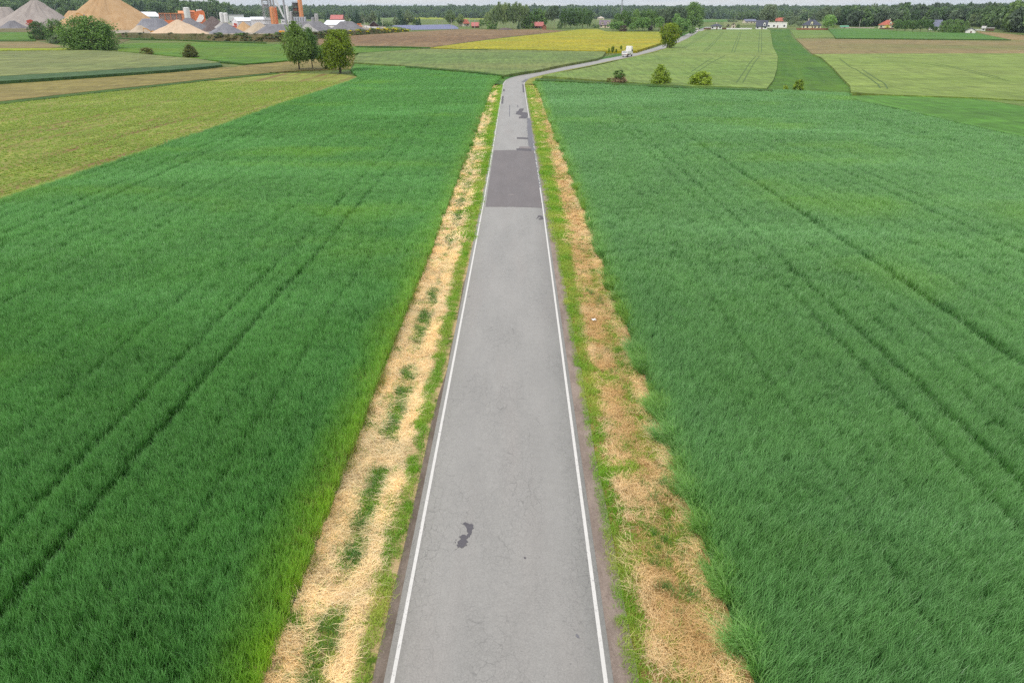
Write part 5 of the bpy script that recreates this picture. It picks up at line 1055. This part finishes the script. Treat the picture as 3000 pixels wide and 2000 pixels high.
def tank(name, label, x, w, yb, yt, mat, cat='silo', cone=0.0, cap=True, group=None, legs=0.0):
    P = at(x, yb); h = hgt(P, yt); r = w*mpp(P)/2; t = thing(name, label, cat, P, facing(x), group); z0 = h*legs
    if legs:
        for i in range(4):
            a = math.pi/4+i*math.pi/2; MB().tube((r*.8*math.cos(a), r*.8*math.sin(a), 0), (r*.8*math.cos(a), r*.8*math.sin(a), z0+.5), .2).build('leg', STEEL, t)
        MB().cyl(0, 0, z0-h*.12, z0, r*.25, r, 20).build('cone', mat, t)
    MB().cyl(0, 0, z0, h*(.96 if cap else 1), r, None, 24).build('shell', mat, t, smooth=True)
    if cap:
        MB().cyl(0, 0, h*.96, h, r*.98, r*.45, 24).build('cap', mat, t, smooth=True)
        m = MB()
        for i in range(14):
            a = i*2*math.pi/14; m.tube((r*math.cos(a), r*math.sin(a), h*.96), (r*math.cos(a), r*math.sin(a), h*.96+1.1), .05, None, 4)
        m.build('railing', STEEL, t)
    m = MB(); m.box(-.25, -.2, -r-.25, -r-.2, z0, h); m.box(.2, .25, -r-.25, -r-.2, z0, h)
    for k in range(int((h-z0)/.8)): m.box(-.2, .2, -r-.24, -r-.21, z0+.4+k*.8, z0+.45+k*.8)
    m.build('ladder', STEEL, t); return t
tank('silo', 'tall white silo with a railed top between the orange buildings', 553, 17.5, 68, 22, SILOW)
tank('twin_silo', 'left one of the twin white silos by the office block', 653.5, 10.5, 76, 37, SILOW, legs=.25); tank('twin_silo', 'right one of the twin white silos by the office block', 665.5, 12, 76, 38, SILOW, legs=.25)
tank('orange_silo', 'broad orange silo at the front of the asphalt tower', 803, 13.5, 82, 20, ORANGE2); tank('orange_silo', 'narrower orange silo tucked right behind the broad one', 812.5, 9.5, 80, 20, ORANGE)
tank('chimney', 'tall slim grey chimney in the middle of the works', 840.5, 5.6, 84, -12, GREYP, 'chimney', cap=False)
tank('white_silo', 'slim white silo right of the grey chimney', 847.5, 7.5, 78, 17, SILOW, legs=.3)
tank('grey_silo', 'stout grey silo between the white silo and the drum tower', 858, 10, 82, 34, STEEL)
tank('chimney', 'wide orange chimney rising out of the picture', 887, 12.5, 82, -14, ORANGE2, 'chimney', cap=False)
tank('steel_silo', 'pale steel silo in front of the dark round tree', 930, 10.5, 80, 41, STEEL); tank('steel_silo', 'short grey silo left of the pale steel silo', 919, 9, 80, 52, GREYP)
for i in range(5): tank('storage_tank', ['leftmost grey bitumen tank under the orange chimney', 'second grey bitumen tank from the left', 'middle one of the five grey bitumen tanks', 'fourth grey bitumen tank from the left', 'rightmost grey bitumen tank under the orange chimney'][i], 867+i*7.4, 6.8, 84, 51, PLASTER_G, 'tank', group='grey bitumen tanks')
def tower(name, label, x, w, yb, yt, floors, mat, clad=None, boxes=()):
    P = at(x, yb); h = hgt(P, yt); W = w*mpp(P)/2; t = thing(name, label, 'tower', P, facing(x)+R(12)); m = MB()
    for sx in (-1, 1):
        for sy in (-1, 1): m.box(sx*W-.25, sx*W+.25, sy*W-.25, sy*W+.25, 0, h)
    for k in range(floors):
        z0 = h*k/floors; z1 = h*(k+1)/floors
        m.bar((-W, -W, z0), (W, -W, z1), .2, .2); m.bar((-W, W, z0), (-W, -W, z1), .2, .2); m.bar((W, -W, z0), (W, W, z1), .2, .2)
    m.build('frame', mat, t)
    for k in range(1, floors+1):
        z = h*k/floors; MB().box(-W-1.0, W+1.0, -W-1.0, W+1.0, z-.35, z-.1).build('platform', mat, t)
        q = MB()
        for s_ in (-1, 1): q.box(-W-1, W+1, s_*(W+1)-.05, s_*(W+1)+.05, z+.9, z+1.0); q.box(s_*(W+1)-.05, s_*(W+1)+.05, -W-1, W+1, z+.9, z+1.0)
        q.build('railing', mat, t)
    for z0, z1, k, mm, nm in boxes: MB().box(-W*k, W*k, -W*k, W*k, h*z0, h*z1-.4).build(nm, mm, t)
    return t, h, W
t, h, W = tower('asphalt_tower', 'grey steel asphalt mixing tower with platforms left of the orange silos', 787, 16, 82, -12, 8, STEEL, None, ((0, .34, 1.05, WHITEW, 'cladding'), (.64, .74, .8, GREYP, 'screen_box'), (.84, .99, .7, WHITEW, 'top_box')))
for dx in (1.9, 2.9): MB().cyl(W*dx, 0, h*.62, h*1.0, W*.34, None, 14).build('filter_drum', STEEL, t, smooth=True)
for dx, dz in ((3.0, .1), (3.6, 0)): MB().tube((W*dx, -1, h*1.0), (W*(dx+2.6), -3, h*(.22+dz)), .45, .45, 8).build('chute_pipe', SILOW, t)
t, h, W = tower('dryer_tower', 'dark rusty tower with round drums beside the orange chimney', 872.5, 12, 82, 8, 5, DARKST)
for z0, z1, r_, mm in ((.84, .98, 1.25, DARKST), (.66, .8, 1.05, BRICK), (.47, .6, 1.25, DARKST), (.3, .43, 1.0, BROWNW)): MB().cyl(0, 0, h*z0, h*z1, W*r_, None, 18).build('drum', mm, t, smooth=True)
for x, w_, lb in ((834, 15, 'white control cabin at the foot of the grey chimney'), (854, 15, 'white container right of the grey chimney')):
    P = at(x, 82); h = hgt(P, 57.5); W = w_*mpp(P)/2; t = thing('cabin', lb, 'cabin', P, facing(x)); MB().box(-W, W, 0, 3.5, 0, h).build('body', WHITEW, t); MB().box(-W-.15, W+.15, -.15, 3.65, h+.002, h+.25).build('roof', GREYP, t)
    for q in (-.5, 0, .5): window(t, q*W, h*.62, W*.3, h*.2)
# orange bin shed, orange buildings
P = at(504, 70); s = mpp(P); t = thing('bin_shed', 'long orange shed with open bays of pale panels', 'shed', P, facing(504)); W = 30.5*s; he = hgt(P, 39)
MB().box(-W, W, 3.2, 4, 0, he*.94).build('back_panel', STONE, t); MB().box(-W-.3, W+.3, -.6, 5.4, he*.95, he).build('roof', ORANGE2, t)
MB().box(-W, W, -.4, .2, 0, he*.34).build('front_wall', ORANGE, t)
for k in range(5): MB().box(-W+W*2*k/4-.3, -W+W*2*k/4+.3, -.35, 3.2, he*.34, he*.95).build('bay_post', ORANGE, t)
for x, w_, yb, ye, yr, mm, lb in ((540, 22, 68, 40, 33, ORANGE2, 'light orange building left of the tall white silo'), (568, 14, 68, 36, 32, ORANGE, 'narrow orange building right of the tall white silo')):
    house('orange_building', lb, x, w_, yb, ye, yr, 9, wall=mm, rcol=mm, wins=0, door=False, cat='building')
P = at(590, 74); s = mpp(P); t = thing('hopper_building', 'orange hopper house with a slanted white chute', 'hopper', P, facing(590)); W = 14*s; he = hgt(P, 31)
MB().prism([(-W, 0), (W, 0), (W, he*.88), (W*.8, he*.98), (W*.4, he), (-W, he*.9)], 'y', 0, 8).build('wall', ORANGE, t)
MB().add([(-W*1.0, -.6, he*.2), (W*.1, -.6, he*.2), (W*.75, -.6, he*.45), (W*.7, -.6, he*.68), (W*.0, -.6, he*.72), (-W*1.0, 0, he*.2), (W*.1, 0, he*.2), (W*.75, 0, he*.45), (W*.7, 0, he*.68), (W*.0, 0, he*.72)],
         [(0, 1, 2, 3, 4), (9, 8, 7, 6, 5), (0, 5, 6, 1), (1, 6, 7, 2), (2, 7, 8, 3), (3, 8, 9, 4), (4, 9, 5, 0)]).build('chute', WHITE, t)
for q in (-.35, .05, .4): MB().cyl(W*q, 3, he*.95, he*1.07, 1.0, .7, 12).build('vent', SILOW, t, smooth=True)
# machines
def excavator(label, x, yb, wpx, mat, base=None, flip=1):
    P = at(x, yb) if base is None else base; s = wpx*mpp(P)/10.0; t = thing('excavator', label, 'excavator', P, facing(x)); t.scale = (s*flip, s, s)
    for sy in (-1.1, 1.1):
        MB().prism([(2.2, 0), (4.6, 0), (5.0, .4), (4.7, .9), (2.1, .9), (1.8, .4)], 'y', sy-.3, sy+.3).build('track', RUBBER, t)
    MB().prism([(2.0, 1.0), (5.2, 1.0), (5.3, 1.6), (4.9, 2.1), (2.0, 2.0)], 'y', -1.3, 1.3).build('body', mat, t, bevel=.08)
    c = MB().prism([(2.0, 1.6), (3.4, 1.6), (3.4, 3.0), (2.5, 3.0), (2.0, 2.3)], 'y', -1.3, -.2).build('cab', WHITE, t); MB().box(2.3, 3.2, -1.36, -1.3, 2.1, 2.8).build('pane', GLASS, c)
    b_ = MB(); b_.bar((2.1, .3, 1.7), (-.6, .3, 3.6), .6, .65); b_.bar((-.6, .3, 3.6), (-3.3, .3, 4.0), .55, .6); b_.build('boom', mat, t)
    MB().bar((-3.2, .3, 4.1), (-3.6, .3, 1.2), .32, .38).build('stick', mat, t)
    MB().prism([(-4.0, 1.2), (-3.2, 1.2), (-2.8, .5), (-3.3, .0), (-4.1, .3)], 'y', -.2, .8).build('bucket', DARKST, t); return t
excavator('yellow excavator with a lowered boom in front of the low beige mound', 434, 98, 33, YELP)
from mathutils.bvhtree import BVHTree
Pb = None
for o in [q for q in COL.objects if q.get('category') == 'pile']:
    M = Matrix.Translation(o.location) @ Matrix.Rotation(o.rotation_euler.z, 4, 'Z')
    bt = BVHTree.FromPolygons([M @ v.co for v in o.data.vertices], [tuple(p.vertices) for p in o.data.polygons])
    dv = Vector(_f+_r*(238-1500)/FPX-_u*(51-1000)/FPX); h_ = bt.ray_cast(Vector(CAM), dv)[0]
    if h_ is not None and (Pb is None or h_.y < Pb[1]): Pb = np.array(h_)
Pb = Pb-np.array([0, 0, 0.5])
excavator('orange-yellow excavator working on top of the sand shoulder', 232, 60, 30, YELP, Pb)
def screener(label, x, yb, wpx, flip=1):
    P = at(x, yb); s = wpx*mpp(P)/11.0; t = thing('screening_machine', label, 'machine', P, facing(x)); t.scale = (s*flip, s, s)
    for sy in (-1.2, 1.2): MB().prism([(-3, 0), (2, 0), (2.4, .5), (2, 1), (-3, 1), (-3.4, .5)], 'y', sy-.3, sy+.3).build('track', RUBBER, t)
    MB().prism([(-4, 1.2), (3, 1.2), (3, 2.4), (-2.5, 3.2), (-4, 3.2)], 'y', -1.4, 1.4).build('body', RED, t, bevel=.1)
    MB().prism([(-4.6, 3.3), (-1.2, 3.3), (-.8, 5.2), (-2.2, 5.8), (-5, 5.0)], 'y', -1.6, 1.6).build('hopper', RED, t)
    MB().bar((1.5, 0, 1.6), (7.0, 0, 4.4), .9, .4).build('conveyor', DARKST, t); MB().bar((-3.5, -1.5, 1.8), (-5.5, -3, 3.2), .8, .35).build('conveyor', RED, t)
    m = MB()
    for q in (2.5, 4.5): m.tube((q, .3, 1.0), (q+.6, .3, 2.2+q*.3), .08)
    m.build('strut', DARKST, t)
screener('red screening machine in front of the tall grey gravel pile', 106, 83, 44); screener('red screening machine behind the front blue-grey cone', 684, 84, 27, -1)
P = at(688, 88); t = thing('site_truck', 'small white and orange truck beside the tan sand cone', 'truck', P, facing(688)); s = mpp(P)*16/6
MB().box(-3*s, .6*s, -1.1*s, 1.1*s, .9*s, 2.6*s).build('body', WHITE, t); MB().box(.75*s, 2.6*s, -1.1*s, 1.1*s, .7*s, 2.9*s).build('cab', ORANGE, t, bevel=.2)
for q in (-2, -.8, 1.7): MB().prism([(q*s+.55*s*math.cos(a), .55*s+.55*s*math.sin(a)) for a in np.linspace(0, 6.0, 14)], 'y', -1.15*s, 1.15*s).build('wheel', RUBBER, t)
P = at(1054, 82); t = thing('loader', 'orange and white mobile machine right of the flat-topped grey pile', 'machine', P, facing(1054)); s = mpp(P)*16/6
MB().prism([(-3*s, .9*s), (3*s, .9*s), (2.6*s, 2.4*s), (-2.8*s, 2.6*s)], 'y', -1.2*s, 1.2*s).build('body', ORANGE2, t, bevel=.15); MB().box(-2.6*s, 1.8*s, -.9*s, .9*s, 3.2*s, 4.2*s).build('hopper', ORANGE, t); MB().box(-1.9*s, -1.6*s, -.5*s, .5*s, 2.4*s, 3.2*s).box(.9*s, 1.2*s, -.5*s, .5*s, 2.4*s, 3.2*s).build('strut', DARKST, t)
for q in (-2, 2): MB().prism([(q*s+.6*s*math.cos(a), .6*s+.6*s*math.sin(a)) for a in np.linspace(0, 6.0, 14)], 'y', -1.25*s, 1.25*s).build('wheel', RUBBER, t)
P = at(826, 99); t = thing('yellow_pipe', 'short orange-yellow pipe lying before the flat-topped dark pile', 'pipe', P, facing(826)); W = 8*mpp(P)
MB().tube((-W, 0, 1.0), (W, 0, 1.0), 1.0, 1.0, 14).build('pipe_body', YELP, t, smooth=True); MB().box(-W*.7, -W*.5, -.8, .8, -.1, .4).box(W*.5, W*.7, -.8, .8, -.1, .4).build('cradle', DARKST, t)
for i, (x, yb, w_, yt, mm) in enumerate([(1082, 84, 14, 78, WHITE), (1100, 84.5, 22, 79, SILOW), (1072, 84, 7, 77, FRAME_W)]):
    P = at(x, yb); h = hgt(P, yt); W = w_*mpp(P)/2; t = thing('parked_van', ['white van parked beside the dark timber barn', 'long pale van in front of the dark timber barn', 'small white van next to the concrete pole'][i], 'van', P, facing(x), 'vans parked at the works')
    MB().prism([(-W, h*.2), (W, h*.2), (W, h*.55), (W*.75, h), (-W, h)], 'y', 0, 2.2).build('body', mm, t, bevel=.12); MB().prism([(W*.35, h*.58), (W*.85, h*.58), (W*.68, h*.9), (W*.35, h*.9)], 'y', -.04, .1).build('side_window', GLASS, t)
    for q in (-.6, .6): MB().prism([(q*W+h*.2*math.cos(a), h*.2+h*.2*math.sin(a)) for a in np.linspace(0, 6.0, 12)], 'y', -.06, 2.26).build('wheel', RUBBER, t)
# solar field
rows = [(1205, 1344, 90.5, 83), (1190, 1340, 87, 80.5), (1178, 1335, 84, 78.5), (1165, 1330, 81.5, 77), (1150, 1325, 79.5, 76), (1132, 1320, 78, 75.2)]
for i, (x0, x1, yb, yt) in enumerate(rows):
    a = at(x0, yb-(x1-x0)*.0); b = at(x1, yb-3.2); L = b-a; h = hgt(a, yt); ln = np.hypot(L[0], L[1]); t = thing('solar_array', ['front row of solar panels beside the ploughed field', 'second row of solar panels behind the front row', 'third row of solar panels from the ploughed field', 'fourth row of solar panels from the ploughed field', 'fifth row of solar panels from the ploughed field', 'farthest row of solar panels by the trees'][i], 'solar panels', a, math.atan2(L[1], L[0]), 'rows of solar panels')
    sl = L[2]/ln; z = lambda u, v: sl*u+v; n = 26; 
    for k in range(n):
        u0 = ln*k/n+.12; u1 = ln*(k+1)/n-.12
        MB().add([(u0, 0, z(u0, h*.3)), (u1, 0, z(u1, h*.3)), (u1, h*.8, z(u1, h)), (u0, h*.8, z(u0, h)), (u0, .06, z(u0, h*.3-.08)), (u1, .06, z(u1, h*.3-.08)), (u1, h*.8+.06, z(u1, h-.08)), (u0, h*.8+.06, z(u0, h-.08))],
                 [(0, 1, 2, 3), (7, 6, 5, 4), (0, 4, 5, 1), (1, 5, 6, 2), (2, 6, 7, 3), (3, 7, 4, 0)]).build('panel', SOLAR, t)
    m = MB()
    for k in range(n+1):
        u = ln*k/n; m.box(u-.07, u+.07, .1, .24, z(u, -.1), z(u, h*.34)); m.box(u-.07, u+.07, h*.7, h*.7+.14, z(u, -.1), z(u, h*.9))
    m.build('support_frame', STEEL, t)
# brush heap under the birches
pile('heap of reddish brown brushwood under the birch grove', 1480, 89, 82, 25, 'brown', .3, 0, 31, 'brush_heap', .4)

# ================================================================== VEHICLES ON THE ROAD, LITTER
def road_dir(p):
    k = int(np.argmin((rc[:, 0]-p[0])**2+(rc[:, 1]-p[1])**2)); return math.atan2(tg[k][1], tg[k][0]), rc[k], nrm[k]
def wheel(par, x, y, r=.42, w=.28):
    o = MB(); ring = [(x+r*math.cos(a), r+r*math.sin(a)) for a in np.linspace(0, 2*math.pi, 20, endpoint=False)]
    wl = MB().prism(ring, 'y', y-w/2, y+w/2).build('wheel', RUBBER, par)
    MB().prism([(x+r*.55*math.cos(a), r+r*.55*math.sin(a)) for a in np.linspace(0, 2*math.pi, 14, endpoint=False)], 'y', y-w/2-.02, y+w/2+.02).build('rim', STEEL, wl)
P = at(1837, 166.2); ang, c0, n0 = road_dir(P); c0 = c0+n0*0.9
t = thing('flatbed_truck', 'white truck with a low dropside bed and a tall white cab on the road', 'truck', (c0[0], c0[1], gz(*c0)+.07), ang)
TW = plain('truck_white', (0.80, 0.79, 0.77), 0.4, 0.03); TB = plain('blue_grey_strip', (0.20, 0.22, 0.32), 0.5, 0.1)
MB().box(-4.2, 2.6, -.45, .45, .55, .85).build('chassis', DARKST, t)
MB().box(-4.4, .6, -1.1, 1.1, .9, 1.05).build('bed_floor', BROWNW, t)
for sy in (-1, 1): MB().box(-4.35, .6, sy*1.1-.04, sy*1.1+.04, 1.052, 2.05).build('side_panel', TW, t)
tgt = MB().box(-4.46, -4.38, -1.14, 1.14, .95, 2.05).build('tailgate', TW, t); MB().box(-4.49, -4.461, -.85, .85, 1.55, 1.85).build('sign_strip', TB, tgt)
MB().box(.62, .72, -1.1, 1.1, 1.05, 3.0).build('headboard', TW, t)
MB().prism([(.8, .6), (3.3, .6), (3.4, 1.5), (3.0, 2.6), (2.4, 3.7), (.8, 3.75)], 'y', -1.1, 1.1).build('cab', TW, t, bevel=.12)
MB().prism([(3.38, 1.62), (3.06, 2.5), (3.1, 2.5), (3.43, 1.62)], 'y', -.95, .95).build('windscreen', GLASS, t)
for sy in (-1.11, 1.11): MB().prism([(1.5, 1.7), (2.9, 1.7), (2.6, 2.5), (1.5, 2.5)], 'y', sy-.02, sy+.02).build('side_window', GLASS, t)
MB().box(-4.5, -4.35, -1.05, 1.05, .5, .72).build('bumper', TW, t)
for sy in (-.9, .9): MB().box(-4.54, -4.49, sy-.16, sy+.16, .74, .9).build('tail_lamp', REDLAMP, t)
MB().box(-4.53, -4.5, -.26, .26, .54, .66).build('number_plate', FRAME_W, t)
for x, y in ((-3.1, -.95), (-3.1, .95), (2.2, -.95), (2.2, .95)): wheel(t, x, y)
P = at(2041, 94.5); ang, c0, n0 = road_dir(P); c0 = P[:2]
t = thing('delivery_van', 'white van with an orange side parked where the road meets the wood', 'van', (c0[0], c0[1], gz(*c0)+.07), ang)
MB().prism([(-2.6, .4), (2.6, .4), (2.7, 1.2), (2.0, 2.6), (-2.6, 2.7)], 'y', -1.05, 1.05).build('body', TW, t, bevel=.12)
for sy in (-1.06, 1.06): MB().box(-2.5, .6, sy-.02, sy+.02, .7, 2.2).build('side_panel', YELP, t)
MB().box(-2.64, -2.6, -.8, .8, 1.5, 2.4).build('rear_window', GLASS, t)
for x, y in ((-1.7, -.9), (-1.7, .9), (1.7, -.9), (1.7, .9)): wheel(t, x, y, .36, .24)
# a scrap of white paper on the right verge
P = at(1740, 937); bm = bmesh.new(); bmesh.ops.create_grid(bm, x_segments=5, y_segments=4, size=.5)
for v in bm.verts: v.co = Vector((v.co.x*.24, v.co.y*.17, .03*math.sin(v.co.x*9)+.025*math.cos(v.co.y*11)+.04))
bmesh.ops.solidify(bm, geom=bm.faces[:], thickness=.006); me = bpy.data.meshes.new('paper_scrap'); bm.to_mesh(me); bm.free(); me.materials.append(WHITE)
tag(link('paper_scrap', me, None, (P[0], P[1], P[2]-.02)), 'crumpled scrap of white paper on the dry right verge', 'litter')

# ================================================================== HAZE
hz = bpy.data.materials.new('haze'); hz.use_nodes = True; g = G(hz.node_tree)
pv = hz.node_tree.nodes.new('ShaderNodeVolumePrincipled'); pv.inputs['Color'].default_value = (0.74, 0.88, 1.0, 1); pv.inputs['Density'].default_value = 0.00006; pv.inputs['Anisotropy'].default_value = 0.0
g.out(None, pv.outputs[0])
me = MB().box(-8000, 8000, -800, 11500, -4, 190)
tag(me.build('haze', hz), kind='stuff')
